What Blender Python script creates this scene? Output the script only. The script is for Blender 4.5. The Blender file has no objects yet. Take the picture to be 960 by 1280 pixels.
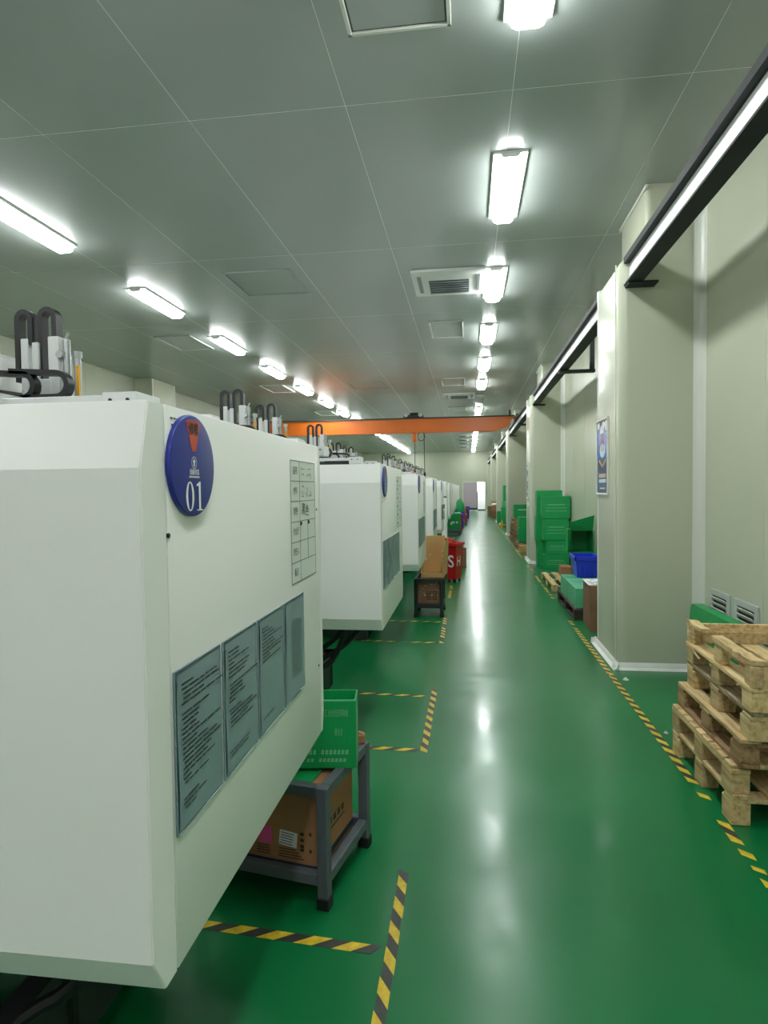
import bpy, bmesh, math, random
from mathutils import Vector, Matrix
import numpy as np
random.seed(7)
SC = bpy.context.scene
COL = SC.collection

# ------------------------------------------------------------------ camera, world, exposure
YAW, PITCH, ROLL, FPX, CAMZ = 0.134692, 0.0363575, 0.0120964, 782.66, 1.66
def make_camera():
    cy, sy, cp, sp = math.cos(YAW), math.sin(YAW), math.cos(PITCH), math.sin(PITCH)
    fwd = Vector((-sy*cp, cy*cp, -sp)); right = Vector((cy, sy, 0)); down = fwd.cross(right)
    c, s = math.cos(ROLL), math.sin(ROLL)
    r = c*right + s*down; d = -s*right + c*down
    M = Matrix(((r.x, -d.x, -fwd.x, 0), (r.y, -d.y, -fwd.y, 0), (r.z, -d.z, -fwd.z, CAMZ), (0, 0, 0, 1)))
    cam = bpy.data.cameras.new('camera'); o = bpy.data.objects.new('camera', cam); COL.objects.link(o)
    cam.sensor_fit = 'HORIZONTAL'; cam.sensor_width = 36; cam.lens = FPX/960*36
    cam.clip_start = 0.05; cam.clip_end = 200
    o.matrix_world = M; SC.camera = o
make_camera()
W = bpy.data.worlds.new('world'); SC.world = W; W.use_nodes = True
W.node_tree.nodes['Background'].inputs[0].default_value = (0.5, 0.55, 0.6, 1)
W.node_tree.nodes['Background'].inputs[1].default_value = 0.05
SC.view_settings.view_transform = 'Standard'; SC.view_settings.look = 'None'
SC.view_settings.gamma = 1; SC.view_settings.use_curve_mapping = False
SC.view_settings.exposure = 0.12
LAMP = 44.0                     # radiance of the fluorescent diffusers
LAMP_COL = (0.96, 1.0, 0.985)

# ------------------------------------------------------------------ materials
def lin(c):
    return tuple((v/255/12.92 if v/255 <= .04045 else ((v/255+.055)/1.055)**2.4) for v in c)
def mat(name, rgb, rough=.5, metal=0.0, spec=.5, noise=0.0, scale=4.0, bump=0.0, bscale=60.0, stretch=None, col2=None, emit=0, coat=0):
    m = bpy.data.materials.new(name); m.use_nodes = True
    nt = m.node_tree; N = nt.nodes; L = nt.links; b = N['Principled BSDF']
    c = lin(rgb) + (1,)
    b.inputs['Base Color'].default_value = c; b.inputs['Roughness'].default_value = rough
    b.inputs['Metallic'].default_value = metal; b.inputs['Specular IOR Level'].default_value = spec
    b.inputs['Coat Weight'].default_value = coat; b.inputs['Coat Roughness'].default_value = .15
    tc = N.new('ShaderNodeTexCoord'); mp = N.new('ShaderNodeMapping')
    L.new(tc.outputs['Object'], mp.inputs['Vector'])
    if stretch: mp.inputs['Scale'].default_value = stretch
    if noise or col2:
        n = N.new('ShaderNodeTexNoise'); n.inputs['Scale'].default_value = scale; n.inputs['Detail'].default_value = 6
        L.new(mp.outputs[0], n.inputs['Vector'])
        r = N.new('ShaderNodeValToRGB'); r.color_ramp.elements[0].position = .32; r.color_ramp.elements[1].position = .7
        c2 = lin(col2) if col2 else tuple(v*(1-noise) for v in c[:3])
        r.color_ramp.elements[0].color = tuple(c2) + (1,); r.color_ramp.elements[1].color = c
        L.new(n.outputs['Fac'], r.inputs['Fac']); L.new(r.outputs[0], b.inputs['Base Color'])
    if bump:
        n2 = N.new('ShaderNodeTexNoise'); n2.inputs['Scale'].default_value = bscale; n2.inputs['Detail'].default_value = 3
        L.new(mp.outputs[0], n2.inputs['Vector'])
        bp = N.new('ShaderNodeBump'); bp.inputs['Strength'].default_value = bump; bp.inputs['Distance'].default_value = .01
        L.new(n2.outputs['Fac'], bp.inputs['Height']); L.new(bp.outputs[0], b.inputs['Normal'])
    if emit:
        b.inputs['Emission Color'].default_value = LAMP_COL + (1,); b.inputs['Emission Strength'].default_value = emit
    return m
def floor_material():
    m = mat('green_epoxy', (0, 116, 62), .34, spec=.16, coat=.4)
    nt = m.node_tree; N = nt.nodes; L = nt.links; b = N['Principled BSDF']
    mp = N['Mapping']; mp.inputs['Location'].default_value = (3.37, 7.21, .53)
    n = N.new('ShaderNodeTexNoise'); n.inputs['Scale'].default_value = .9; n.inputs['Detail'].default_value = 3; n.inputs['Roughness'].default_value = .6
    L.new(mp.outputs[0], n.inputs['Vector'])
    r = N.new('ShaderNodeValToRGB'); r.color_ramp.elements[0].position = .3; r.color_ramp.elements[1].position = .75
    r.color_ramp.elements[0].color = lin((5, 102, 54)) + (1,); r.color_ramp.elements[1].color = lin((13, 115, 64)) + (1,)
    L.new(n.outputs['Fac'], r.inputs['Fac']); L.new(r.outputs[0], b.inputs['Base Color'])
    n2 = N.new('ShaderNodeTexNoise'); n2.inputs['Scale'].default_value = 2.2; n2.inputs['Detail'].default_value = 4; n2.inputs['Roughness'].default_value = .65
    L.new(mp.outputs[0], n2.inputs['Vector'])
    mr = N.new('ShaderNodeMapRange'); mr.inputs[1].default_value = .3; mr.inputs[2].default_value = .7; mr.inputs[3].default_value = .08; mr.inputs[4].default_value = .26
    L.new(n2.outputs['Fac'], mr.inputs[0]); L.new(mr.outputs[0], b.inputs['Coat Roughness'])
    n3 = N.new('ShaderNodeTexNoise'); n3.inputs['Scale'].default_value = 1.6; n3.inputs['Detail'].default_value = 1
    L.new(mp.outputs[0], n3.inputs['Vector'])
    bp = N.new('ShaderNodeBump'); bp.inputs['Strength'].default_value = .06; bp.inputs['Distance'].default_value = .01
    L.new(bp.outputs[0], b.inputs['Coat Normal'])
    L.new(n3.outputs['Fac'], bp.inputs['Height']); L.new(bp.outputs[0], b.inputs['Normal'])
    return m
def wood_material(name, a, b_, dark):
    m = mat(name, a, .75, spec=.2)
    nt = m.node_tree; N = nt.nodes; L = nt.links; b = N['Principled BSDF']
    tc = N['Texture Coordinate']; oi = N.new('ShaderNodeObjectInfo')
    mp = N['Mapping']; mp.inputs['Scale'].default_value = (13, 1.6, 13)
    add = N.new('ShaderNodeVectorMath'); add.operation = 'ADD'
    L.new(tc.outputs['Object'], add.inputs[0]); L.new(oi.outputs['Random'], add.inputs[1]); L.new(add.outputs[0], mp.inputs['Vector'])
    n = N.new('ShaderNodeTexNoise'); n.inputs['Scale'].default_value = 3.2; n.inputs['Detail'].default_value = 9; n.inputs['Distortion'].default_value = .35
    L.new(mp.outputs[0], n.inputs['Vector'])
    r = N.new('ShaderNodeValToRGB'); e = r.color_ramp.elements
    e[0].position = .28; e[0].color = lin(dark) + (1,); e[1].position = .72; e[1].color = lin(a) + (1,)
    k = e.new(.48); k.color = lin(b_) + (1,)
    L.new(n.outputs['Fac'], r.inputs['Fac'])
    hs = N.new('ShaderNodeHueSaturation'); mr = N.new('ShaderNodeMapRange'); mr.inputs[3].default_value = .75; mr.inputs[4].default_value = 1.15
    L.new(oi.outputs['Random'], mr.inputs[0]); L.new(mr.outputs[0], hs.inputs['Value']); L.new(r.outputs[0], hs.inputs['Color'])
    L.new(hs.outputs[0], b.inputs['Base Color'])
    bp = N.new('ShaderNodeBump'); bp.inputs['Strength'].default_value = .25; bp.inputs['Distance'].default_value = .006
    L.new(n.outputs['Fac'], bp.inputs['Height']); L.new(bp.outputs[0], b.inputs['Normal'])
    return m
M = {}
M['floor'] = floor_material()
M['ceiling'] = mat('ceiling_panel_paint', (170, 177, 174), .26, spec=.6, noise=.05, scale=.6)
M['joint'] = mat('joint_glint_pale', (232, 235, 230), .4, spec=.6)  # pale backing behind the ceiling gaps, bevel glints put into its colour
M['wall'] = mat('wall_panel_paint', (191, 195, 174), .27, spec=.5, noise=.04, scale=.7)
M['near_wall'] = mat('near_wall_bounce_tint', (238, 226, 230), .5)  # tint of this unseen wall chosen to bounce pinkish light on the machine fronts
M['trim'] = mat('white_aluminium_trim', (214, 217, 208), .3, spec=.6)
M['vent'] = mat('vent_grey', (176, 182, 178), .4)
M['skirt'] = mat('white_cove_skirting', (225, 227, 222), .45, noise=.1, scale=9)
M['lamp'] = mat('lamp_diffuser', (255, 255, 255), .4, emit=LAMP)
M['lamp_off'] = mat('unlit_lamp_diffuser', (190, 195, 195), .4)
M['white'] = mat('white_plastic', (228, 231, 228), .4)
M['grille'] = mat('dark_grille', (70, 76, 84), .5)
M['slat'] = mat('grille_slat', (150, 156, 162), .45)
M['steel_dark'] = mat('dark_grey_paint', (62, 66, 68), .5, noise=.3, scale=6)
M['rail_dark'] = mat('rail_dark_paint', (48, 51, 52), .65, spec=.25, noise=.25, scale=5)
M['web'] = mat('pale_lit_web', (236, 238, 238), .5, noise=.15, scale=7, stretch=(1, .6, 3))  # lamplight on the rail web put into its paler colour
M['orange'] = mat('orange_paint', (240, 122, 36), .35, spec=.5, noise=.08, scale=2)
M['black'] = mat('black_rubber', (22, 23, 24), .5, noise=.2, scale=20)
M['chain'] = mat('cable_chain_plastic', (26, 29, 33), .4, noise=.2, scale=40)
M['steel'] = mat('brushed_steel', (190, 195, 196), .3, metal=.8, noise=.12, scale=12)
M['alu'] = mat('aluminium_profile', (225, 228, 228), .35, metal=.25)
M['yellow'] = mat('yellow_plastic', (235, 170, 30), .4)
M['red_plastic'] = mat('red_bin_plastic', (196, 26, 34), .35, noise=.1, scale=5)
M['machine'] = mat('machine_white_enamel', (240, 241, 238), .3, spec=.5, bump=.05, bscale=400)
M['base'] = mat('machine_base_paint', (40, 46, 46), .5, noise=.3, scale=5)
M['sign_blue'] = mat('sign_blue', (28, 44, 140), .3, spec=.5)
M['sign_red'] = mat('sign_red_window', (206, 78, 52), .35, noise=.25, scale=18)
M['print_white'] = mat('white_print', (238, 240, 238), .5)
M['print_black'] = mat('black_print', (28, 34, 38), .5)
M['print_green'] = mat('pale_green_print', (120, 190, 150), .6)
M['print_dark'] = mat('dark_brown_print', (46, 34, 26), .6)
M['paper_blue'] = mat('blue_grey_document', (134, 154, 162), .25, spec=.6, noise=.06, scale=9)
M['pocket'] = mat('document_pocket_edge', (122, 142, 150), .25, spec=.6)
M['board'] = mat('white_board_film', (222, 228, 222), .3)
M['tape_y'] = mat('yellow_tape', (222, 192, 40), .5, noise=.35, scale=30)
M['tape_k'] = mat('black_tape', (52, 54, 48), .5, noise=.4, scale=30)
M['green_box'] = mat('green_corrugated_plastic', (16, 158, 84), .38, noise=.14, scale=5, bump=.25, bscale=3, stretch=(60, 1, 1))
M['green_light'] = mat('pale_green_corrugated_plastic', (88, 184, 136), .4, noise=.12, scale=5)
M['cardboard'] = mat('cardboard', (168, 124, 88), .8, spec=.2, noise=.16, scale=6, bump=.2, bscale=40)
M['card_pale'] = mat('pale_cardboard', (196, 160, 106), .8, spec=.2, noise=.1, scale=6)
M['card_old'] = mat('old_cardboard', (140, 108, 82), .85, spec=.2, noise=.2, scale=8)
M['teal'] = mat('dark_teal_print', (30, 62, 74), .6)
M['pink'] = mat('pink_paper', (226, 92, 150), .7)
M['paper'] = mat('white_paper', (236, 234, 238), .7)
M['film'] = mat('clear_film_tape', (205, 208, 200), .2, spec=.7)
M['table'] = mat('grey_steel_table_paint', (92, 98, 106), .4, noise=.18, scale=14)
M['blue'] = mat('blue_crate_plastic', (34, 52, 206), .35, noise=.08, scale=4)
M['wood'] = wood_material('pine_wood', (216, 194, 148), (198, 172, 124), (158, 126, 84))
M['wood_brown'] = wood_material('weathered_wood', (178, 150, 110), (154, 124, 88), (106, 80, 54))
M['wood_grey'] = wood_material('grey_wood', (170, 152, 122), (140, 124, 98), (88, 74, 56))
M['wood_dark'] = wood_material('dark_wood', (92, 80, 74), (74, 64, 60), (48, 42, 40))
M['lilac'] = mat('lilac_door_leaf', (198, 178, 192), .5, noise=.05, scale=1)
M['room'] = mat('white_room_paint', (240, 236, 240), .6)
M['poster_blue'] = mat('poster_blue', (24, 92, 196), .25, noise=.35, scale=3)
M['poster_navy'] = mat('poster_navy', (38, 44, 104), .25)
M['gold'] = mat('poster_gold', (214, 176, 96), .3)
M['pale_blue'] = mat('poster_pale_blue', (196, 226, 240), .3)
M['poster_tan'] = mat('poster_tan', (200, 180, 150), .4)

# ------------------------------------------------------------------ helpers
class G:
    """collects shapes into one mesh"""
    def __init__(s): s.bm = bmesh.new(); s.mi = 0
    def _faces(s, fs):
        for f in fs: f.material_index = s.mi
    def box(s, c, d, rot=None, bevel=0.0, seg=1):
        bm = bmesh.new(); bmesh.ops.create_cube(bm, size=1)
        bmesh.ops.scale(bm, vec=d, verts=bm.verts)
        if bevel: bmesh.ops.bevel(bm, geom=bm.edges[:], offset=bevel, segments=seg, affect='EDGES', profile=.5)
        m = Matrix.Translation(c)
        if rot is not None: m = m @ rot
        return s.merge(bm, m)
    def merge(s, bm, m=None):
        if m is not None: bmesh.ops.transform(bm, matrix=m, verts=bm.verts)
        mp = {v: s.bm.verts.new(v.co) for v in bm.verts}
        for f in bm.faces:
            try: nf = s.bm.faces.new([mp[v] for v in f.verts]); nf.material_index = s.mi
            except ValueError: pass
        bm.free(); return s
    def span(s, a, b, bevel=0.0, seg=1):
        c = [(a[i]+b[i])/2 for i in range(3)]; d = [abs(b[i]-a[i]) for i in range(3)]
        return s.box(c, d, bevel=bevel, seg=seg)
    def prism(s, pts, axis, a, b):
        """closed 2-D outline pts extruded along axis from a to b; axis 0: pts=(y,z), 1: (x,z), 2: (x,y)"""
        def P(p, t): return {0: (t, p[0], p[1]), 1: (p[0], t, p[1]), 2: (p[0], p[1], t)}[axis]
        A = [s.bm.verts.new(P(p, a)) for p in pts]; B = [s.bm.verts.new(P(p, b)) for p in pts]
        n = len(pts); fs = []
        for i in range(n): fs.append(s.bm.faces.new((A[i], A[(i+1) % n], B[(i+1) % n], B[i])))
        fs.append(s.bm.faces.new(A[::-1])); fs.append(s.bm.faces.new(B)); s._faces(fs); return s
    def quad(s, p):
        f = s.bm.faces.new([s.bm.verts.new(q) for q in p]); f.material_index = s.mi; return s
    def cyl(s, p0, p1, r, n=12, r2=None):
        p0 = Vector(p0); p1 = Vector(p1); d = p1-p0
        bm = bmesh.new(); bmesh.ops.create_cone(bm, cap_ends=True, segments=n, radius1=r, radius2=r if r2 is None else r2, depth=d.length)
        return s.merge(bm, Matrix.Translation((p0+p1)/2) @ d.to_track_quat('Z', 'Y').to_matrix().to_4x4())
    def sweep(s, pts, prof, up=(0, 0, 1)):
        """profile (closed, list of (a,b)) swept along pts; a along side, b along up"""
        pts = [Vector(p) for p in pts]; rings = []
        for i, p in enumerate(pts):
            t = (pts[min(i+1, len(pts)-1)]-pts[max(i-1, 0)]).normalized()
            u = Vector(up); sd = t.cross(u)
            if sd.length < 1e-4: sd = Vector((1, 0, 0))
            sd.normalize(); nn = sd.cross(t).normalized()
            rings.append([s.bm.verts.new(p+sd*a+nn*b) for a, b in prof])
        n = len(prof); fs = []
        for r0, r1 in zip(rings, rings[1:]):
            for i in range(n): fs.append(s.bm.faces.new((r0[i], r0[(i+1) % n], r1[(i+1) % n], r1[i])))
        fs.append(s.bm.faces.new(rings[0][::-1])); fs.append(s.bm.faces.new(rings[-1])); s._faces(fs); return s
    def tube(s, pts, r, n=8, up=(0, 0, 1)):
        return s.sweep(pts, [(r*math.cos(2*math.pi*i/n), r*math.sin(2*math.pi*i/n)) for i in range(n)], up)
    def mesh(s, name, mats, sharp=32):
        bmesh.ops.recalc_face_normals(s.bm, faces=s.bm.faces[:])
        me = bpy.data.meshes.new(name); s.bm.to_mesh(me); s.bm.free()
        for m in (mats if isinstance(mats, (list, tuple)) else [mats]): me.materials.append(M[m] if isinstance(m, str) else m)
        me.polygons.foreach_set('use_smooth', [True]*len(me.polygons)); me.set_sharp_from_angle(angle=math.radians(sharp))
        return me
    def obj(s, name, mats, parent=None, loc=(0, 0, 0), rot=(0, 0, 0), sharp=32):
        return link(name, s.mesh(name, mats, sharp), parent, loc, rot)
def link(name, data, parent=None, loc=(0, 0, 0), rot=(0, 0, 0)):
    o = bpy.data.objects.new(name, data); COL.objects.link(o); o.parent = parent
    o.location = loc; o.rotation_euler = rot; return o
def tag(o, label, cat, group=None):
    o['label'] = label; o['category'] = cat
    if group: o['group'] = group
    return o
def thing(name, label, cat, loc=(0, 0, 0), rotz=0.0, group=None):
    return tag(link(name, None, None, loc, (0, 0, rotz)), label, cat, group)
def structure(o): o['kind'] = 'structure'; return o
_cache = {}
def piece(name, d, m, parent, loc, rot=(0, 0, 0), bevel=.002):
    """one small board or bar; alike pieces share a mesh"""
    key = (tuple(round(v, 4) for v in d), m, bevel)
    if key not in _cache:
        g = G(); g.box((0, 0, 0), d, bevel=bevel); _cache[key] = g.mesh(name, m)
    return link(name, _cache[key], parent, loc, rot)
def copy_tree(o, parent=None):
    c = o.copy(); COL.objects.link(c); c.parent = parent
    for ch in list(o.children): copy_tree(ch, c)
    return c
FACE_X = (math.pi/2, 0, math.pi/2)      # print on a face that looks to +x
FACE_Y = (math.pi/2, 0, 0)              # print on a face that looks to -y
def text(body, size, m, name, parent, loc, rot, width=None, bold=0.0):
    cu = bpy.data.curves.new('lettering', 'FONT'); cu.body = body; cu.size = size; cu.align_x = 'CENTER'; cu.align_y = 'CENTER'
    cu.resolution_u = 3; cu.offset = bold
    o = bpy.data.objects.new('lettering', cu); COL.objects.link(o)
    dg = bpy.context.evaluated_depsgraph_get(); me = bpy.data.meshes.new_from_object(o.evaluated_get(dg))
    bpy.data.objects.remove(o); bpy.data.curves.remove(cu)
    me.materials.clear(); me.materials.append(M[m]); me.name = name
    if width:
        xs = [v.co.x for v in me.vertices]; k = width/(max(xs)-min(xs))
        for v in me.vertices: v.co.x *= k
    return link(name, me, parent, loc, rot)

# ------------------------------------------------------------------ room shell
XR, XL, YN, YF, HC = 2.05, -7.78, -2.95, 46.5, 4.33
PX, PY = 1.146, 2.62
COLS = [5.88+8.04*i for i in range(-1, 6)]          # near faces of the columns
g = G(); g.span((XL-.15, YN-.15, -.12), (XR+.15, YF+4, 0)); floor = structure(g.obj('floor', 'floor'))
def ceiling():
    g = G(); g.span((XL-.15, YN-.15, HC+.0012), (XR+.15, YF+.15, HC+.12))
    c = structure(g.obj('ceiling', 'joint'))
    xs = [XL] + [.314+PX*k for k in range(-7, 2) if XL+.02 < .314+PX*k < XR] + [XR]
    ys = [4.39+PY*k for k in range(-4, 18)]; ys = [YN] + [y for y in ys if YN+.05 < y < YF-.05] + [YF]
    for x0, x1 in zip(xs, xs[1:]):
        for y0, y1 in zip(ys, ys[1:]):
            piece('ceiling_panel', (x1-x0-.003, y1-y0-.005, .012), 'ceiling', c, ((x0+x1)/2, (y0+y1)/2, HC+.006), bevel=.002)
ceiling()
def wall_panels(wall, axis, at, t, a, b, z0, z1, w=1.15, skip=None):
    n = max(1, round((b-a)/w)); w = (b-a)/n
    for i in range(n):
        c = a+w*(i+.5)
        if axis == 0: piece('wall_panel', (t, w-.004, z1-z0), 'wall', wall, (at, c, (z0+z1)/2), bevel=.003)
        else: piece('wall_panel', (w-.004, t, z1-z0), 'wall', wall, (c, at, (z0+z1)/2), bevel=.003)
g = G(); g.span((XR+.012, YN, 0), (XR+.15, YF, HC)); wall_right = structure(g.obj('wall_right', 'trim'))
edges = [YN] + [v for y in COLS for v in (y, y+.98)] + [YF]
edges = [e for e in edges if YN <= e <= YF]
if COLS[0] > YN: pass
for a, b in zip(edges[0::2], edges[1::2]): wall_panels(wall_right, 0, XR+.006, .012, a, b, .05, HC, 1.15)
g = G(); g.span((XL-.15, YN, 0), (XL-.012, YF, HC)); wall_left = structure(g.obj('wall_left', 'trim'))
wall_panels(wall_left, 0, XL-.006, .012, YN, YF, .0, HC)
DX0, DX1, DZ = -.47, 1.26, 2.16
g = G(); g.span((XL, YF+.012, 0), (DX0, YF+.15, HC)); g.span((DX1, YF+.012, 0), (XR, YF+.15, HC)); g.span((DX0, YF+.012, DZ), (DX1, YF+.15, HC))
wall_far = structure(g.obj('wall_far', 'trim'))
wall_panels(wall_far, 1, YF+.006, .012, XL, DX0, 0, HC); wall_panels(wall_far, 1, YF+.006, .012, DX1, XR, 0, HC); wall_panels(wall_far, 1, YF+.006, .012, DX0, DX1, DZ, HC)
g = G(); g.span((XL, YN-.15, 0), (XR, YN, HC)); structure(g.obj('wall_near', 'near_wall'))

def column_right(y):
    """clad column on the right wall: deep foot up to the crane rail, shallow head above it"""
    L = .98; x0 = 1.335
    g = G()
    bm = bmesh.new(); bmesh.ops.create_cube(bm, size=1); bmesh.ops.scale(bm, vec=(XR-x0+.0, L, 3.68), verts=bm.verts)
    ed = [e for e in bm.edges if all(v.co.x < 0 for v in e.verts) and abs(e.verts[0].co.z-e.verts[1].co.z) > 1]
    ed += [e for e in bm.edges if all(v.co.x < 0 and v.co.z > 0 for v in e.verts)]
    bmesh.ops.bevel(bm, geom=ed, offset=.085, segments=5, affect='EDGES', profile=.5)
    g.merge(bm, Matrix.Translation(((x0+XR)/2, y+L/2, 1.84)))
    c = g.obj('column', 'wall', wall_right)
    g = G(); bm = bmesh.new(); bmesh.ops.create_cube(bm, size=1); bmesh.ops.scale(bm, vec=(XR-1.575, L-.06, HC-3.68), verts=bm.verts)
    ed = [e for e in bm.edges if all(v.co.x < 0 for v in e.verts) and abs(e.verts[0].co.z-e.verts[1].co.z) > .1]
    bmesh.ops.bevel(bm, geom=ed, offset=.05, segments=4, affect='EDGES', profile=.5)
    g.merge(bm, Matrix.Translation(((1.575+XR)/2, y+L/2+.0, (HC+3.68)/2))); g.obj('column_head', 'wall', c)
    # rounded aluminium corner strips
    for sgn, yy in ((-1, y), (1, y+L)):
        pts = []; R = .095; ctr = (x0+R-.006, yy-sgn*(R-.006))
        for i in range(7):
            a = math.pi + sgn*math.pi/2*i/6
            pts.append((ctr[0]+R*math.cos(a), ctr[1]+R*math.sin(a)))
        outer = pts; inner = [(ctr[0]+(R-.012)*math.cos(math.pi+sgn*math.pi/2*i/6), ctr[1]+(R-.012)*math.sin(math.pi+sgn*math.pi/2*i/6)) for i in range(6, -1, -1)]
        G().prism(outer+inner, 2, .03, 3.66).obj('corner_strip', 'trim', c)
        # concave strip where the column meets the wall
        R = .08; q = [(XR, yy), (XR, yy+sgn*R)] + [(XR-R+R*math.cos(a), yy+sgn*(R-R*math.sin(a))) for a in [math.pi/2*i/5 for i in range(1, 6)]]
        G().prism(q, 2, .03, HC-.01).obj('corner_strip', 'trim', c)
    G().prism([(1.565, y+.0), (1.585, y+.0), (1.585, y+L), (1.565, y+L)], 2, HC-.045, HC-.012).obj('head_trim', 'trim', c)
    # cove skirting round the foot
    g = G(); e = .05
    prof = [(0, 0), (-e, 0), (-.02, .018), (-.006, .055), (0, .06)]
    g.prism([(x0+p, z) for p, z in prof], 1, y-e, y+L+e)
    g.prism([(y+p, z) for p, z in prof], 0, x0-e, XR)
    g.prism([(y+L-p, z) for p, z in prof], 0, x0-e, XR)
    g.obj('skirting', 'skirt', c)
for y in COLS: column_right(y)
def column_left(y):
    g = G(); g.span((XL, y-.05, 0), (-7.3, y+1.05, HC), bevel=.02); c = g.obj('column', 'wall', wall_left)
    for yy in (y-.05, y+1.05): G().box((-7.3, yy, HC/2), (.02, .06, HC-.03), bevel=.006).obj('corner_strip', 'trim', c)
for y in COLS: column_left(y)
for i, (y, k) in enumerate(zip(COLS, COLS[1:])):
    a, b = y+.98, k
    g = G(); g.prism([(XR-p, z) for p, z in [(0, 0), (.05, 0), (.02, .018), (.006, .055), (0, .06)]], 1, a+.055, b-.055)
    structure(g.obj('baseboard_right', 'skirt'))
g = G(); g.prism([(XR-p, z) for p, z in [(0, 0), (.05, 0), (.02, .018), (.006, .055), (0, .06)]], 1, COLS[-1]+1.04, YF); structure(g.obj('baseboard_right', 'skirt'))

# far door: one lilac leaf closed, the other half open to a bright room
d = structure(link('door_1', None, None, ((DX0+DX1)/2, YF, 0)))
w = (DX1-DX0)/2
g = G(); g.span((-w, -.03, 0), (-w+.07, .15, DZ)); g.span((w-.07, -.03, 0), (w, .15, DZ)); g.span((-w, -.03, DZ-.07), (w, .15, DZ)); g.obj('door_frame', 'trim', d)
g = G(); g.span((-w+.075, .02, .12), (.22, .07, DZ-.08), bevel=.006); leaf = g.obj('door_leaf', 'lilac', d)
G().span((-w+.09, .005, .06), (.2, .075, .2), bevel=.004).obj('kick_plate', 'steel_dark', leaf)
G().span((.2, -.01, .1), (.25, .08, 1.35), bevel=.004).obj('edge_seal', 'steel_dark', leaf)
G().span((.25, .04, 0), (w-.075, .12, .1)).obj('threshold', 'steel_dark', d)
g = G(); g.span((-2.2, YF+3.0, 0), (3.2, YF+3.1, 3)); structure(g.obj('wall_beyond', 'room'))
g = G(); g.span((-2.2, YF+.16, 2.8), (3.2, YF+3.1, 2.9)); structure(g.obj('ceiling_beyond', 'room'))
for x in (-2.2, 3.1):
    g = G(); g.span((x, YF+.16, 0), (x+.1, YF+3.0, 2.8)); structure(g.obj('wall_beyond', 'room'))
t = thing('ceiling_light', 'white lamp on the ceiling of the bright room beyond the far door', 'light', (.9, YF+1.5, 2.8))
G().span((-.3, -.6, -.03), (.3, .6, 0)).obj('housing', 'white', t); G().span((-.28, -.58, -.045), (.28, .58, -.03)).obj('diffuser', 'lamp', t)

# ------------------------------------------------------------------ ceiling fittings
def make_lamp(lit=True):
    t = link('ceiling_light', None)
    g = G(); g.prism([(-.14, 0), (.14, 0), (.135, -.022), (-.135, -.022)], 1, -.6, .6); g.obj('housing', 'white', t)
    g = G(); g.prism([(-.105, -.022), (-.09, -.066), (-.06, -.082), (.06, -.082), (.09, -.066), (.105, -.022)], 1, -.585, .585); g.obj('diffuser', 'lamp' if lit else 'lamp_off', t)
    for s in (-1, 1):
        G().prism([(-.08, -.022), (.08, -.022), (.06, -.05), (-.06, -.05)], 1, s*.585, s*.598).obj('end_cap', 'white', t)
    return t
lamp0 = make_lamp(); lamp_off = make_lamp(False)
first = True
for row, x, where in ((0, .35, 'above the aisle'), (1, -4.3, 'above the machines')):
    for k in range(-3, 16):
        y = 5.75+PY*k
        if y < YN+.7 or y > YF-.7: continue
        if row == 0 and k == 5: o = lamp_off; lab = 'unlit ceiling lamp in the row above the aisle, just before the orange crane'
        else:
            o = lamp0 if first else copy_tree(lamp0); first = False
            lab = 'glowing white fluorescent ceiling lamp in the row '+where
        o.location = (x, y, HC); tag(o, lab, 'light', None if o is lamp_off else 'lamps '+where)
def cassette(x0, x1, y0, y1, label, grille_only=False):
    cx, cy = (x0+x1)/2, (y0+y1)/2; a, b = (x1-x0)/2, (y1-y0)/2
    t = thing('air_conditioner', label, 'air conditioner', (cx, cy, HC), 0, 'ceiling air conditioners')
    G().box((0, 0, -.018), (2*a, 2*b, .036), bevel=.012, seg=2).obj('panel', 'ceiling' if grille_only else 'white', t)
    gy0 = -b*.3; gy1 = b*.75
    G().span((-a*.55, gy0, -.042), (a*.55, gy1, -.035)).obj('grille', 'grille', t)
    for i in range(6): piece('slat', (a*1.08, .018, .012), 'grille' if grille_only else 'slat', t, (0, gy0+(i+.5)*(gy1-gy0)/6, -.046), (.5, 0, 0))
    for sx in (-1, 1): piece('air_flap', (.05, b*1.3, .008), 'slat', t, (sx*a*.8, 0, -.039))
    return t
cassette(-.69, .23, 7.72, 8.70, 'large square white ceiling air conditioner touching the aisle lamp row, well before the crane')
cassette(-.69, .2, 17.75, 18.75, 'square white ceiling air conditioner just before the orange crane')
for i, y in enumerate((26.5, 32.2, 34.8, 37.3, 40.6)):
    cassette(-.62, .0, y-.35, y+.35, 'small ceiling air conditioner grille beyond the orange crane', True)
def hatch(x0, x1, y0, y1, label, flush=False):
    a, b = (x1-x0)/2, (y1-y0)/2
    t = thing('access_hatch', label, 'hatch', ((x0+x1)/2, (y0+y1)/2, HC))
    g = G()
    for s in (-1, 1):
        g.box((s*(a-.012), 0, -.009), (.024, 2*b, .018), bevel=.003); g.box((0, s*(b-.012), -.009), (2*a, .024, .018), bevel=.003)
    g.obj('frame', 'ceiling' if flush else 'trim', t)
    G().box((0, 0, -.003), (2*a-.07, 2*b-.07, .006)).obj('panel', 'ceiling', t)
    g = G(); r = .0305
    for s in (-1, 1):
        g.box((s*(a-r), 0, -.001), (.012, 2*b-.05, .002)); g.box((0, s*(b-r), -.001), (2*a-.05, .012, .002))
    g.obj('gap_shade_strip', 'grille', t)  # solid dark strip, shade of the panel gap put into its colour
hatch(-.68, -.08, 2.7, 3.72, 'framed ceiling hatch beside the lamp nearest the near wall of the aisle')
hatch(-.62, -.07, 10.13, 11.2, 'ceiling hatch past the first air conditioner')
hatch(-.65, -.07, 15.35, 16.43, 'ceiling hatch just before the second air conditioner')
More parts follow.
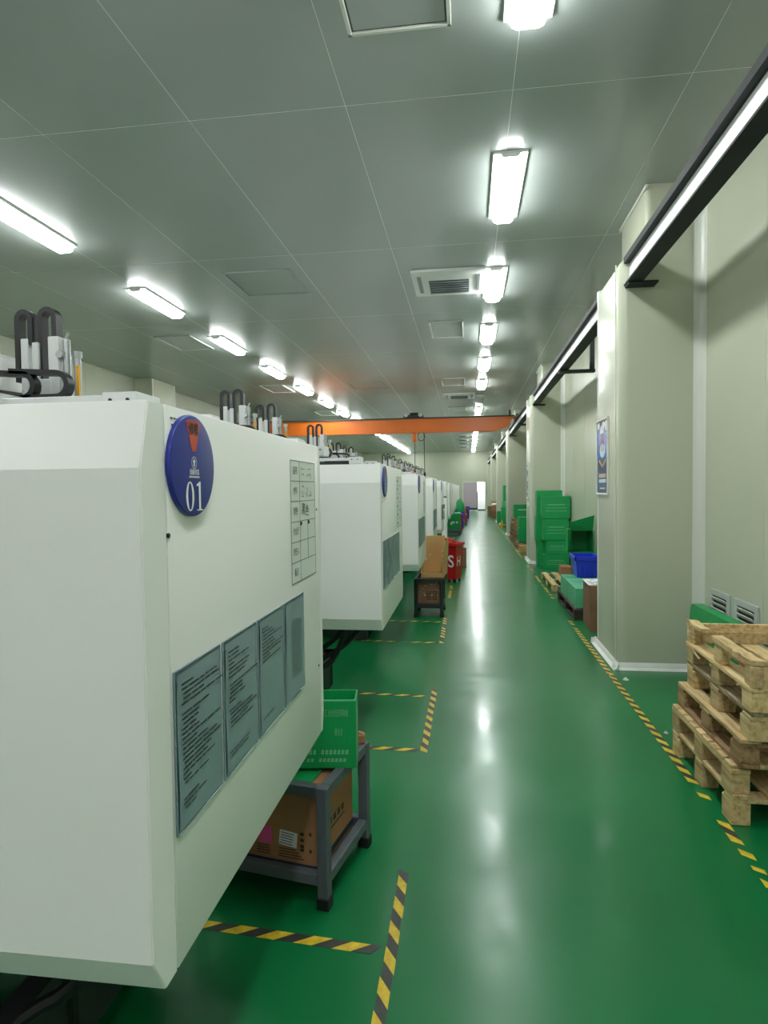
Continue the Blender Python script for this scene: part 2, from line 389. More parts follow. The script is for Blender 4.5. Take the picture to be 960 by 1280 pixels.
hatch(-.65, -.05, 20.7, 21.75, 'ceiling hatch right beyond the orange crane girder')
hatch(-2.97, -2.11, 7.42, 8.35, 'wide flush ceiling hatch over the first machines, level with the first air conditioner', True)
hatch(-5.35, -4.7, 10.25, 11.3, 'ceiling hatch left of the lamp row above the machines, first in that row', True)
hatch(-5.25, -4.64, 15.4, 16.6, 'ceiling hatch left of the lamp row above the machines, second in that row')
hatch(-2.98, -2.1, 15.5, 16.5, 'wide ceiling hatch between the two lamp rows, just before the crane', True)
hatch(-5.2, -4.6, 20.9, 22.1, 'ceiling hatch by the machine lamp row, beyond the crane girder')

# ------------------------------------------------------------------ crane
def runway(x, y0, y1, side, label):
    t = thing('crane_rail', label, 'crane rail', (x, y0, 3.44))
    L = y1-y0
    G().span((-.11, 0, 0), (.025, L, .016)).obj('lower_flange', 'rail_dark', t)
    G().span((-.11, 0, .195), (.025, L, .25)).obj('upper_flange', 'rail_dark', t)
    G().span((-.06, 0, .016), (-.045, L, .195)).obj('web', 'web', t)
    G().span((-.075, 0, .25), (-.015, L, .285), bevel=.005).obj('track', 'rail_dark', t)
    for y in (.07, L-.07): G().span((-.1, y-.07, -.02), (.15, y+.07, 0), bevel=.003).obj('bearing_plate', 'rail_dark', t)
    return t
segs = [YN] + [v for y in COLS for v in (y, y+.98)] + [YF]
segs = [e for e in segs if YN <= e <= YF]
for i, (a, b) in enumerate(zip(segs[0::2], segs[1::2])):
    if b-a < .5: continue
    t = runway(1.49, a, b, 1, 'dark grey crane rail span along the right wall, %s' % (['before the first column', 'ending at the nearest column', 'between the nearest and second columns', 'between the second and third columns', 'between the third and fourth columns', 'between the fourth and fifth columns', 'past the fifth column', 'at the far wall'][i])); t['group'] = 'crane rail spans on the right wall'
    if i >= 1 and b-a > 5:
        y = 9.9-6.86
        G().span((-.12, y-.04, -.05), (.42, y+.04, 0), bevel=.004).obj('bracket_arm', 'steel_dark', t)
        G().span((.34, y-.035, 0), (.41, y+.035, HC-3.44-.002), bevel=.004).obj('hanger_post', 'steel_dark', t)
t = runway(-7.2, 17.2, 29.9, -1, 'dark grey crane rail beam on brackets along the left wall')
for y in (.4, 3.5, 6.5, 9.5, 12.2): G().span((-.58, y-.04, -.06), (.1, y+.04, 0)).obj('bracket_arm', 'steel_dark', t)
def crane():
    Y = 19.5
    t = thing('bridge_crane', 'orange overhead bridge crane girder spanning the hall with hanging hoist', 'crane', (0, Y, 3.4))
    xa, xb = -7.245, 1.445
    g = G(); g.prism([(xa-.1, .34), (xa+.14, .34), (xa+.22, .12), (xa+.5, .02), (xa+.7, 0), (xb-.62, 0), (xb-.5, .02), (xb-.22, .12), (xb-.14, .34), (xb+.05, .34), (xb+.05, .42), (xa-.1, .42)], 1, -.1, .1); g.obj('girder', 'orange', t)
    G().span((xa+.4, -.13, -.012), (xb-.6, .13, .008)).obj('lower_flange', 'orange', t)
    G().span((xa-.1, -.14, .42), (xb-.02, .14, .455)).obj('top_rail', 'steel_dark', t)
    for x in (xa, xb):
        e = G().span((x-.06, -.75, .335), (x+.06, .75, .42), bevel=.01).obj('end_truck', 'steel_dark', t)
        for yy in (-.55, .55): G().cyl((x-.045, yy, .375), (x+.045, yy, .375), .04, 16).obj('wheel', 'steel_dark', e)
    G().span((xb-.22, -.05, .455), (xb-.16, .05, .62)).obj('end_stop', 'steel_dark', t)
    tr = G().span((-1.98, -.2, .47), (-1.36, .2, .53), bevel=.01).obj('trolley', 'steel_dark', t)
    for x in (-1.9, -1.45):
        G().cyl((x, -.21, .53), (x, -.15, .53), .06, 18).obj('wheel', 'steel', tr)
    G().span((-1.78, -.22, .53), (-1.52, .16, .6), bevel=.02).obj('motor', 'black', tr)
    h = G().box((-1.65, 0, -.15), (.14, .16, .3), bevel=.03, seg=2).obj('hoist', 'orange', t)
    g = G()
    for i in range(46):
        z = -.3-i*.02
        g.box((-1.65, 0, z), (.028 if i % 2 else .01, .01 if i % 2 else .028, .026), bevel=.003)
    g.obj('chain', 'steel_dark', h)
    G().tube([(-1.65, 0, -1.2), (-1.65, 0, -1.26), (-1.62, 0, -1.3), (-1.63, 0, -1.34), (-1.67, 0, -1.33)], .014).obj('hook', 'red_plastic', h)
    G().box((-1.65, 0, -1.2), (.06, .05, .06), bevel=.01).obj('hook_block', 'red_plastic', h)
    pts = [(-1.36, 0, 0)] + [(-1.45+.11*math.cos(a), 0, -.12+.13*math.sin(a)) for a in [i*math.pi/8 for i in range(0, -15, -1)]]
    p = G().tube(pts, .009, 6, (0, 1, 0)).obj('cable_loop', 'black', t)
    c = G().tube([(-1.36, 0, 0), (-1.355, 0, -.6), (-1.35, 0, -1.24)], .011, 6, (0, 1, 0)).obj('pendant_cable', 'black', t)
    G().box((-1.35, 0, -1.3), (.06, .05, .14), bevel=.01).obj('pendant_control', 'black', c)
crane()

# ------------------------------------------------------------------ moulding machines
MP, MY, MX = 2.79, .96, -.53
ORD = ['first', 'second', 'third', 'fourth', 'fifth', 'sixth', 'seventh', 'eighth', 'ninth', 'tenth', 'eleventh', 'twelfth', 'thirteenth', 'fourteenth']
def make_machine():
    t = link('moulding_machine', None)
    W_ = 1.75
    prof = [(.03, 1.815), (0, 1.70), (0, .865), (.042, .79), (.085, .79), (.085, 1.815)]
    g = G(); g.prism(prof, 0, -W_, 0)
    bmesh.ops.recalc_face_normals(g.bm, faces=g.bm.faces[:])
    bmesh.ops.bevel(g.bm, geom=[e for e in g.bm.edges if e.calc_face_angle(0) > .9], offset=.0025, segments=2, affect='EDGES')
    g.obj('front_cover', 'machine', t, sharp=6)
    G().span((-.03, .089, .79), (0, 1.215, 1.815), bevel=.004, seg=2).obj('side_door', 'machine', t)
    g = G(); g.prism([(1.218, 1.814), (1.235, 1.80), (1.25, 1.75), (1.25, .86), (1.232, .79), (1.218, .79)], 0, -W_, -.001); g.obj('rear_cover', 'machine', t, sharp=6)
    G().span((-W_, .089, 1.78), (-.032, 1.216, 1.813)).obj('top_cover', 'machine', t)
    G().span((-W_+.02, .09, .80), (-.05, 1.2, .83)).obj('drip_tray', 'base', t)
    # base frame and feet
    g = G(); g.span((-4.2, .2, .12), (-.55, .32, .40)); g.span((-4.2, .95, .12), (-.55, 1.07, .40)); g.span((-4.2, .2, .40), (-.95, 1.07, .78)); g.span((-.62, .2, .12), (-.55, 1.07, .4))
    g.obj('base_frame', 'base', t)
    for x in (-.66, -2.3, -4.0):
        for y in (.26, 1.01): G().box((x, y, .06), (.14, .14, .12), bevel=.01).obj('foot', 'base', t)
    G().span((-4.3, .25, .79), (-W_-.01, 1.0, 1.32), bevel=.02).obj('injection_unit', 'machine', t)
    G().cyl((-2.9, .62, 1.32), (-2.9, .62, 1.62), .12, 20, .2).obj('hopper', 'steel', t)
    # hoses sagging under the cover
    for ya, hs in ((.55, [(-.225, .82), (-.232, .70), (-.295, .615), (-.365, .55), (-.45, .50), (-.515, .455), (-.545, .38), (-.55, .27), (-.56, .13)]), (.6, [(-.34, .82), (-.35, .70), (-.415, .605), (-.485, .55), (-.55, .495), (-.605, .44), (-.63, .3), (-.64, .13)]), (.35, [(-.3, .82), (-.32, .66), (-.4, .5), (-.52, .42), (-.6, .3), (-.62, .13)])):
        P = [Vector((x, ya+.02*math.sin(k), z)) for k, (x, z) in enumerate(hs)]; pts = []
        for k in range(len(P)-1):
            p0, p1, p2, p3 = P[max(k-1, 0)], P[k], P[k+1], P[min(k+2, len(P)-1)]
            for u in (0, .33, .66): pts.append(.5*((2*p1)+(p2-p0)*u+(2*p0-5*p1+4*p2-p3)*u*u+(3*p1-p0-3*p2+p3)*u**3))
        G().tube(pts+[P[-1]], .019, 8, (0, 1, 0)).obj('hydraulic_hose', 'black', t)
    for (y, z) in ((.087+.004, 1.582), (1.182, 1.592), (1.182, 1.04)):
        G().cyl((-.004, y, z), (.0015, y, z), .0045, 10).obj('lock_hole', 'black', t)
    g = G()
    for r in range(4):
        x = .012
        for c_ in range(3): g.box((.0006, .1+.012+.012*c_+.003*(r % 2), 1.793-.012*r), (.0012, .008-.002*(c_ == 1), .003))
    g.obj('tiny_print', 'grille', t)
    return t
machines = []
m0 = make_machine()
NM = 13
for k in range(NM):
    o = m0 if k == 0 else copy_tree(m0)
    o.location = (MX, MY+MP*k, 0)
    lab = 'large white moulding machine cover beside the aisle, with the round sign 01' if k == 0 else 'white moulding machine cover, %s in the row counted from the one with sign 01' % ORD[k]
    tag(o, lab, 'machine', 'moulding machines along the aisle'); machines.append(o)

def digit_mesh(n, h):
    """condensed serif numerals drawn as outlines, height h"""
    g = G()
    if n == '0':
        N_ = 28
        o = [(.31*h*math.cos(a), .5*h*math.sin(a)) for a in [2*math.pi*i/N_ for i in range(N_)]]
        q = [(.155*h*math.cos(a), .455*h*math.sin(a)) for a in [2*math.pi*i/N_ for i in range(N_)]]
        A = [g.bm.verts.new((x, y, 0)) for x, y in o]; B = [g.bm.verts.new((x, y, 0)) for x, y in q]
        for i in range(N_): g.bm.faces.new((A[i], A[(i+1) % N_], B[(i+1) % N_], B[i]))
        return g
    if n == '1':
        for p in ([(-.07, -.46), (.085, -.46), (.085, .5), (-.07, .44)], [(-.25, -.5), (.27, -.5), (.25, -.455), (-.23, -.455)], [(-.24, .34), (-.07, .36), (-.07, .46), (-.24, .41)], [(-.07, .44), (.085, .5), (.0, .5), (-.075, .47)]):
            g.quad([(x*h, y*h, 0) for x, y in p])
        return g
    return None
def status_sign(k, num):
    y = MY+MP*k+.18; z = 1.709
    lab = 'round blue status sign numbered 01 with a red window, on the nearest white cover' if k == 0 else 'round blue status sign on the %s machine counted from sign 01' % ORD[k]
    if k == 0: lab = 'round blue status sign numbered 01 with an orange-red window'
    t = thing('status_sign', lab, 'sign', (MX, y, z), 0, 'round machine signs')
    g = G(); bm = bmesh.new(); bmesh.ops.create_cone(bm, cap_ends=True, segments=64, radius1=.0965, radius2=.0965, depth=.0095)
    bmesh.ops.bevel(bm, geom=[e for e in bm.edges if abs(e.verts[0].co.z-e.verts[1].co.z) < 1e-5 and e.verts[0].co.z > 0], offset=.003, segments=3, affect='EDGES', profile=.5)
    g.merge(bm, Matrix.Translation((.0053, 0, 0)) @ Matrix.Rotation(math.pi/2, 4, 'Y')); g.obj('disc', 'sign_blue', t)
    X = .0107
    # red sector
    pts = []; c0 = (0, 0)
    a0, a1 = math.radians(69), math.radians(111)
    g = G()
    ring = [(.087*math.cos(a0+(a1-a0)*i/10), .087*math.sin(a0+(a1-a0)*i/10)) for i in range(11)] + [(-.008, .027), (.008, .027)]
    g.prism(ring, 0, X-.0006, X); w_ = g.obj('status_window', 'sign_red', t)
    text('修模', .025, 'print_black', 'lettering', w_, (X+.0004, 0, .068), FACE_X, .042, bold=.0005)
    g = G(); N_ = 24
    A = [g.bm.verts.new((X, .0115*math.cos(2*math.pi*i/N_), .0115*math.sin(2*math.pi*i/N_)+.006)) for i in range(N_)]; B = [g.bm.verts.new((X, .0102*math.cos(2*math.pi*i/N_), .0102*math.sin(2*math.pi*i/N_)+.006)) for i in range(N_)]
    for i in range(N_): g.bm.faces.new((A[i], A[(i+1) % N_], B[(i+1) % N_], B[i]))
    g.quad([(X, -.003, -.001), (X, .003, -.001), (X, .003, .007), (X, -.003, .007)])
    g.bm.faces.new([g.bm.verts.new(q) for q in ((X, -.0062, .007), (X, .0062, .007), (X, 0, .014))])
    g.obj('arrow_mark', 'print_white', t)
    text('设备状态', .012, 'print_white', 'lettering', t, (X+.0002, 0, -.0125), FACE_X, .042, bold=.0002)
    g = G()
    for i in range(11): g.span((X, -.023+.0042*i, -.0228), (X+.0002, -.0202+.0042*i, -.0195))
    g.obj('small_print', 'print_white', t)['kind'] = 'stuff'
    for i, ch in enumerate(num):
        g = digit_mesh(ch, .056)
        if g: g.obj('numeral', 'print_white', t, (X+.0003, -.021+.042*i, -.058), FACE_X)
        else: text(ch, .07, 'print_white', 'numeral', t, (X+.0003, -.021+.042*i, -.058), FACE_X, .022)
for k in range(5): status_sign(k, '0%d' % (k+1))

def pocket(k, i):
    y0 = MY+MP*k+.091+.2255*i; w, z0, z1 = .208, 1.034, 1.335
    lab = ('blue-grey printed sheet on the cover with sign 01, %s from the front edge' if k == 0 else 'blue-grey document pocket on the '+ORD[k]+' machine, %s of four') % ORD[i]
    t = thing('document_pocket', lab, 'document', (MX, y0, z0), 0, 'document pockets on machine %s' % ORD[k])
    h = z1-z0
    rr = random.Random(100*k+i)
    G().span((.0005, 0, 0), (.003, w, h), bevel=.001).obj('pocket', 'pocket', t)
    # sheet, gently warped
    g = G(); nx, nz = 8, 10; V = []
    for a in range(nx+1):
        for b in range(nz+1):
            u, v = a/nx, b/nz
            xx = .0058 + .0014*math.sin(5*u+7*v+i) * (0.4+v*.6)
            if i == 3: xx += .010*max(0, .25-v)*(u)
            V.append(g.bm.verts.new((xx, .006+u*(w-.012), .007+v*(h-.014))))
    for a in range(nx):
        for b in range(nz): g.bm.faces.new((V[a*(nz+1)+b], V[(a+1)*(nz+1)+b], V[(a+1)*(nz+1)+b+1], V[a*(nz+1)+b+1]))
    sh = g.obj('sheet', 'paper_blue', t)
    g = G()
    if i < 3:
        z = h-.035
        rows = 26
        for r in range(rows):
            zz = h-.03-r*(h-.06)/rows
            if (i == 2 and .38 < r/rows < .93) or (i == 1 and .72 < r/rows < .9) or rr.random() < .12: continue
            y = .02+rr.choice([0, 0, .006]); end = y+w*rr.uniform(.12, .78)
            while y < end:
                l = rr.uniform(.012, .05); g.quad([(.0078, y, zz), (.0078, y+l, zz), (.0078, y+l, zz+.003), (.0078, y, zz+.003)]); y += l+.004
    else:
        for r in range(38):
            zz = h-.07-r*.0045
            g.quad([(.0078, .06, zz), (.0078, w-.035, zz), (.0078, w-.035, zz+.001), (.0078, .06, zz+.001)])
    g.obj('printed_text', 'print_black', sh)['kind'] = 'stuff'
    G().tube([(.0035, 0, 0), (.0035, w, 0), (.0035, w, h), (.0035, 0, h), (.0035, 0, 0)], .0018, 6, (1, 0, 0)).obj('pocket_rim', 'pocket', t)
for k in range(5):
    for i in range(4): pocket(k, i)
def data_board(k):
    y0 = MY+MP*k+.863; w, z0, h = .294, 1.375, .376
    lab = 'ruled white job card with handwriting on the cover with sign 01' if k == 0 else 'ruled white job card on the %s machine counted from sign 01' % ORD[k]
    t = thing('job_card', lab, 'card', (MX, y0, z0), 0, 'job cards on the machines')
    G().span((.0003, 0, 0), (.0015, w, h)).obj('card', 'board', t)
    g = G(); e = .0018
    def ln(ya, za, yb, zb): g.span((.0015, ya-e/2, za-e/2), (.002, yb+e/2, zb+e/2))
    for r in range(7): ln(0, h*r/6, w, h*r/6)
    ln(0, 0, 0, h); ln(w, 0, w, h); ln(w*.34, 0, w*.34, h)
    ln(w*.66, h/6, w*.66, h/2)
    g.obj('ruling', 'grille', t)
    if k == 0:
        for r, s in enumerate(['品名', '材料', '颜色', '作业员', '责任人', '备注']):
            text(s, .026, 'print_black', 'lettering', t, (.0022, w*.17, h-(r+.5)*h/6), FACE_X, .045 if len(s) == 2 else .06)
        text('黑色', .04, 'print_black', 'handwriting', t, (.0022, w*.56, h*3.5/6), (math.pi/2, .12, math.pi/2), .085)
        rr = random.Random(5)
        for r in (0, 1):
            g = G()
            for c_ in range(3):
                for q in range(5):
                    cy, cz = w*(.45+.17*c_)+rr.uniform(-.016, .016), h-(r+.5)*h/6+rr.uniform(-.017, .017); a = rr.choice([.1, 1.3, -.7, .6]); l = rr.uniform(.005, .012)
                    dy, dz = l*math.cos(a), l*math.sin(a); n = .0013
                    g.quad([(.0022, cy-dy, cz-dz-n), (.0022, cy+dy, cz+dz-n), (.0022, cy+dy, cz+dz+n), (.0022, cy-dy, cz-dz+n)])
            g.obj('handwriting', 'print_black', t)
        for yy in (.37, .69): G().box((.003, w*yy, h/2-.008), (.003, .012, .012), bevel=.001).obj('magnet', 'print_black', t)
    else:
        g = G()
        for r in range(6): g.box((.0022, w*.17, h-(r+.5)*h/6), (.0004, .04, .018))
        g.obj('lettering', 'grille', t)
for k in range(5): data_board(k)

# take-out robots standing on the machines
def chain_profile(w, t): return [(-w/2, -t/2), (w/2, -t/2), (w/2, t/2), (-w/2, t/2)]
def arch(x0, x1, zlow0, ztop, zlow1, n=10):
    r = (x1-x0)/2; c = (x0+x1)/2
    return [(x0, 0, zlow0), (x0, 0, ztop-r)] + [(c-r*math.cos(math.pi*i/n), 0, ztop-r+r*math.sin(math.pi*i/n)) for i in range(1, n)] + [(x1, 0, ztop-r), (x1, 0, zlow1)]
def make_robot(k, arms, tall, label):
    """beam along the hall on a riser, carriage with two vertical arms, cable chains arching over them"""
    y0 = MY+MP*k
    t = thing('take_out_robot', label, 'robot', (0, y0+.6, 1.816), 0, 'take-out robots on the machines')
    B0 = y0+.6
    ymax = max(arms)-B0
    zb = .17
    G().span((-2.3, -.12, 0), (-1.95, .12, zb), bevel=.01).obj('riser', 'alu', t)
    G().span((-2.2, -.3, zb), (-2.04, ymax+.35, zb+.12), bevel=.008).obj('traverse_beam', 'alu', t)
    g = G(); g.sweep([(-2.25, -.2, zb+.13), (-2.25, ymax*.6, zb+.13), (-2.25, ymax+.1, zb+.16)], chain_profile(.05, .045)); g.obj('cable_chain', 'chain', t)
    for ya in arms:
        y = ya-B0
        T = tall
        c = G().span((-2.75, y-.1, zb+.13), (-2.24, y+.12, zb+.36), bevel=.035, seg=3).obj('carriage_housing', 'machine', t)
        r = G().span((-2.7, y-.32, zb+.055), (-1.56, y-.27, zb+.095), bevel=.004).obj('kick_rail', 'alu', t)
        G().span((-2.7, y-.27, zb-.02), (-1.5, y-.12, zb+.05)).obj('rail_bed', 'steel_dark', r)
        G().span((-1.56, y-.33, zb+.01), (-1.40, y-.12, zb+.105), bevel=.005).obj('end_block', 'alu', r)
        for x in (-1.52, -1.44): G().cyl((x, y-.335, zb+.07), (x, y-.325, zb+.07), .008, 8).obj('bolt', 'black', r)
        # arm one
        a1 = G().span((-2.165, y-.03, zb+.1), (-2.125, y+.03, zb+.43*T), bevel=.004).obj('arm_profile', 'alu', t)
        G().span((-2.105, y-.03, zb+.1), (-2.07, y+.03, zb+.41*T), bevel=.004).obj('arm_profile', 'alu', t)
        g = G(); g.sweep([(x, y, z) for x, _, z in arch(-2.185, -2.115, zb+.22, zb+.56*T, zb+.40*T)], chain_profile(.025, .05), (0, 1, 0)); g.obj('cable_chain', 'chain', t)
        # arm two
        G().span((-2.02, y-.03, zb+.1), (-1.965, y+.03, zb+.435*T), bevel=.004).obj('arm_profile', 'alu', t)
        g = G(); g.sweep([(x, y+.01, z) for x, _, z in arch(-2.07, -1.995, zb+.22, zb+.57*T, zb+.43*T)], chain_profile(.025, .05), (0, 1, 0)); g.obj('cable_chain', 'chain', t)
        G().span((-2.13, y-.04, zb+.14), (-2.0, y+.05, zb+.23), bevel=.006).obj('carriage', 'alu', t)
        cy = G().cyl((-1.94, y, zb+.08), (-1.94, y, zb+.42*T), .018, 12).obj('air_cylinder', 'steel', t)
        G().cyl((-1.955, y-.04, zb+.345*T), (-1.955, y+.04, zb+.345*T), .018, 10).obj('clamp', 'steel', cy)
        G().cyl((-1.945, y, zb+.42*T), (-1.93, y, zb+.455*T), .008, 8).obj('air_fitting', 'steel', cy)
        c2 = G().cyl((-1.885, y, zb+.08), (-1.885, y, zb+.33*T), .016, 12).obj('air_cylinder', 'steel', t)
        G().span((-1.878, y-.024, zb+.12), (-1.864, y-.014, zb+.29*T)).obj('yellow_strip', 'yellow', c2)
        G().cyl((-1.885, y, zb+.33*T), (-1.885, y, zb+.36*T), .024, 10).obj('cylinder_cap', 'steel', c2)
        # lying chain loops
        for (xs, xe, r) in ((-2.25, -2.0, .055), (-2.12, -1.83, .055)):
            pts = [(xs, y-.15, zb+.245)] + [(xe-r+r*math.sin(math.pi*i/10), y-.15, zb+.175+r*math.cos(math.pi*i/10)) for i in range(11)] + [(xs+.06, y-.15, zb+.12)]
            G().sweep(pts, chain_profile(.024, .05), (0, 1, 0)).obj('cable_chain', 'chain', t)
        G().tube([(-2.24, y-.14, zb+.17), (-2.19, y-.16, zb+.1), (-2.1, y-.15, zb+.08), (-2.0, y-.15, zb+.12), (-1.9, y-.15, zb+.09)], .007, 6, (0, 1, 0)).obj('air_hose', 'black', t)
RB = [(0, [2.85], 1.0, 'robot arm with two arched cable chains on the machine with sign 01'),
      (1, [5.4, 6.35], 1.0, 'take-out robot with two pairs of arms on the second machine'),
      (2, [8.45], 1.0, 'take-out robot with arched chains on the third machine, before the crane'),
      (3, [9.75, 10.8], .72, 'low take-out robot on the fourth machine from sign 01')]
for k, arms, tall, lab in RB: make_robot(k, arms, tall, lab)
for k in range(5, 10): make_robot(k, [MY+MP*k+1.05, MY+MP*k+(2.62 if k == 6 else 2.1)], 1.0, 'take-out robot on the %s machine, behind the crane hoist' % ORD[k])

# ------------------------------------------------------------------ floor markings
def tape(p0, p1, label, w=.05, torn=0.0, seed=1, group=None, pitch=.068):
    """hazard tape built stripe by stripe, with torn bits missing"""
    rr = random.Random(seed); g = G()
    p0 = Vector(p0+(0,)); p1 = Vector(p1+(0,)); d = (p1-p0); L = d.length; d.normalize(); s = Vector((-d.y, d.x, 0))
    n = max(1, int(L/pitch)); st = L/n; sk = st*.9; Z = .0012
    for i in range(n):
        if rr.random() < torn: continue
        a, b = i*st, (i+1)*st
        wl = w/2*(1-rr.uniform(0, .25 if torn else .08)); wr = w/2*(1-rr.uniform(0, .25 if torn else .08))
        g.mi = i % 2
        q = [p0+d*max(0, a-sk/2)+s*-wr, p0+d*min(L, b-sk/2)+s*-wr, p0+d*min(L, b+sk/2)+s*wl, p0+d*min(L, a+sk/2)+s*wl]
        V = [g.bm.verts.new((v.x, v.y, Z)) for v in q]; B = [g.bm.verts.new((v.x, v.y, .0002)) for v in q]
        fs = [g.bm.faces.new(V)] + [g.bm.faces.new((B[j], B[(j+1) % 4], V[(j+1) % 4], V[j])) for j in range(4)]
        for f in fs: f.material_index = i % 2
    return tag(g.obj('hazard_tape', ['tape_y', 'tape_k']), label, 'floor tape', group)
tape((-.285, 1.1), (-.29, 2.66), 'black and yellow floor tape along the aisle beside the machine with sign 01', seed=2, torn=.05)
tape((-1.2, 2.24), (-.325, 2.17), 'black and yellow floor tape running from the aisle under the machine with sign 01', seed=3)
tape((-.293, 3.88), (-.29, 5.14), 'black and yellow floor tape along the aisle beside the second machine', seed=4, torn=.04)
tape((-1.3, 3.95), (-.31, 3.91), 'black and yellow floor tape across the bay, at the near side of the second machine', seed=5)
tape((-1.3, 5.0), (-.36, 4.95), 'black and yellow floor tape across the bay, at the far side of the second machine', seed=6, torn=.04)
tape((-.3, 6.68), (-.31, 8.2), 'black and yellow floor tape along the aisle beside the third machine', seed=7, torn=.06)
tape((-1.3, 6.75), (-.33, 6.7), 'black and yellow floor tape across the bay, near side of the third machine', seed=8, torn=.1)
tape((-1.3, 7.8), (-.35, 7.76), 'black and yellow floor tape across the bay, far side of the third machine', seed=9, torn=.1)
tape((-.3, 9.5), (-.3, 10.7), 'black and yellow floor tape in front of the red lettered bin', seed=10, torn=.1)
tape((1.232, 3.62), (1.232, 7.55), 'black and yellow floor tape along the foot of the nearest clad column', seed=11)
tape((1.232, 7.72), (1.232, 8.0), 'short black and yellow floor tape strip by the dark pallet', seed=12)
tape((1.235, 9.55), (1.24, 13.6), 'black and yellow floor tape past the small pine pallet', seed=13, torn=.2)
tape((1.24, 14.8), (1.24, 29.0), 'worn floor tape along the far stacks of cartons', seed=14, torn=.35)
for i, (a, b) in enumerate((((1.235, 3.44), (1.235, 3.53)), ((1.225, 3.02), (1.23, 3.24)), ((1.225, 2.9), (1.23, 2.99)), ((1.225, 2.80), (1.23, 2.86)), ((1.225, 2.66), (1.228, 2.77)))):
    tape(a, b, 'torn scrap of yellow and black floor tape beside the pallet stack', seed=20+i, torn=.0, group='torn tape scraps')

def scrap(x, y, s, label, cat='scrap', m='paper', name='paper_scrap'):
    rr = random.Random(int(x*1000+y*77)); g = G(); n = 5
    P = [(s*rr.uniform(.6, 1)*math.cos(2*math.pi*i/n), s*rr.uniform(.6, 1)*math.sin(2*math.pi*i/n)) for i in range(n)]
    a = [g.bm.verts.new((p[0], p[1], .001+s*.5*(i % 2))) for i, p in enumerate(P)]; c = g.bm.verts.new((0, 0, s*.9))
    b = [g.bm.verts.new((p[0], p[1], .0004)) for p in P]
    for i in range(n): g.bm.faces.new((a[i], a[(i+1) % n], c)); g.bm.faces.new((b[i], b[(i+1) % n], a[(i+1) % n], a[i]))
    g.bm.faces.new(b[::-1])
    tag(g.obj(name, m, None, (x, y, 0)), label, cat)
scrap(1.322, 5.54, .03, 'small white paper scrap on the floor in front of the nearest column')
scrap(1.22, 5.66, .012, 'tiny white paper scrap touching the hazard tape by the nearest column')
scrap(1.30, 4.36, .02, 'shred of clear film on the floor by the pallet stack', m='film', name='film_scrap')

# ------------------------------------------------------------------ cartons, tables, bins
def carton(name, label, cat, loc, size, m, rotz=0.0, open_top=False, flaps=(), print_rows=0, print_m='print_green', tape_m=None, group=None, tilt=None, lid=None):
    """box of sheet walls; size=(x,y,z), origin at the middle of its base"""
    sx, sy, sz = size; th = .006
    t = thing(name, label, cat, loc, rotz, group)
    if tilt: t.rotation_euler = (tilt[0], tilt[1], rotz)
    g = G()
    if open_top or flaps:
        g.span((-sx/2, -sy/2, 0), (sx/2, sy/2, th))
        g.span((-sx/2, -sy/2, th), (sx/2, -sy/2+th, sz)); g.span((-sx/2, sy/2-th, th), (sx/2, sy/2, sz))
        g.span((-sx/2, -sy/2+th, th), (-sx/2+th, sy/2-th, sz)); g.span((sx/2-th, -sy/2+th, th), (sx/2, sy/2-th, sz))
    else: g.box((0, 0, sz/2), size, bevel=.004)
    g.obj('body', m, t)
    for side, length, ang in flaps:
        wx = sx if side in ('front', 'back') else sy
        f = G(); f.span((-wx/2+.003, 0, -.002), (wx/2-.003, length, .002))
        pos = {'front': (0, -sy/2, sz), 'back': (0, sy/2, sz), 'left': (-sx/2, 0, sz), 'right': (sx/2, 0, sz)}[side]
        rz = {'front': math.pi, 'back': 0, 'left': math.pi/2, 'right': -math.pi/2}[side]
        f.obj('flap', lid or m, t, pos, (ang, 0, rz))
    if not (open_top or flaps):
        G().box((0, 0, sz+.001), (sx-.01, .004, .002)).obj('seam', m, t)
        if tape_m: G().box((0, 0, sz+.0025), (sx+.001, .05, .001)).obj('packing_tape', tape_m, t)
    if print_rows:
        g = G(); rr = random.Random(int(loc[0]*100+loc[1]*10))
        for i in range(print_rows):
            z = sz*(.62-.14*i); n = rr.randint(7, 10); w = sx*(.6 if i == 0 else .75)/n; h = sz*(.06 if i == 0 else .03)
            for j in range(n): g.box((-w*n/2+w*(j+.5), -sy/2-.0008, z), (w*.7, .0012, h))
        g.obj('printed_text', print_m, t)['kind'] = 'stuff'
    return t
def table(label, loc, rotz, sx, sy, h, shelf=.12, name='steel_table', m='table'):
    """angle-steel stand, origin at its near right leg; runs to -x and +y"""
    t = thing(name, label, 'table', loc, rotz)
    p = .045
    for x in (-p/2, -sx+p/2):
        for y in (p/2, sy-p/2):
            l = G().span((x-p/2, y-p/2, .03), (x+p/2, y+p/2, h), bevel=.004).obj('leg', m, t)
            G().span((x-p/2-.004, y-p/2-.004, 0), (x+p/2+.004, y+p/2+.004, .05), bevel=.004).obj('rubber_foot', 'black', l)
    for nm, z in (('top_rail', h-p/2), ('shelf_rail', shelf)):
        for x in (-p/2, -sx+p/2): G().span((x-p/2+.003, p, z-p/2), (x+p/2-.003, sy-p, z+p/2), bevel=.003).obj(nm, m, t)
        for y in (p/2, sy-p/2): G().span((-sx+p, y-p/2+.003, z-p/2), (-p, y+p/2-.003, z+p/2), bevel=.003).obj(nm, m, t)
    G().span((-sx+.03, .03, shelf-p/2-.006), (-.03, sy-.03, shelf-p/2)).obj('shelf', m, t)
    return t
RZ = -.19
table('grey steel stand with boxes behind the machine with sign 01', (-.56, 2.35, 0), RZ, .62, .5, .49, .115)
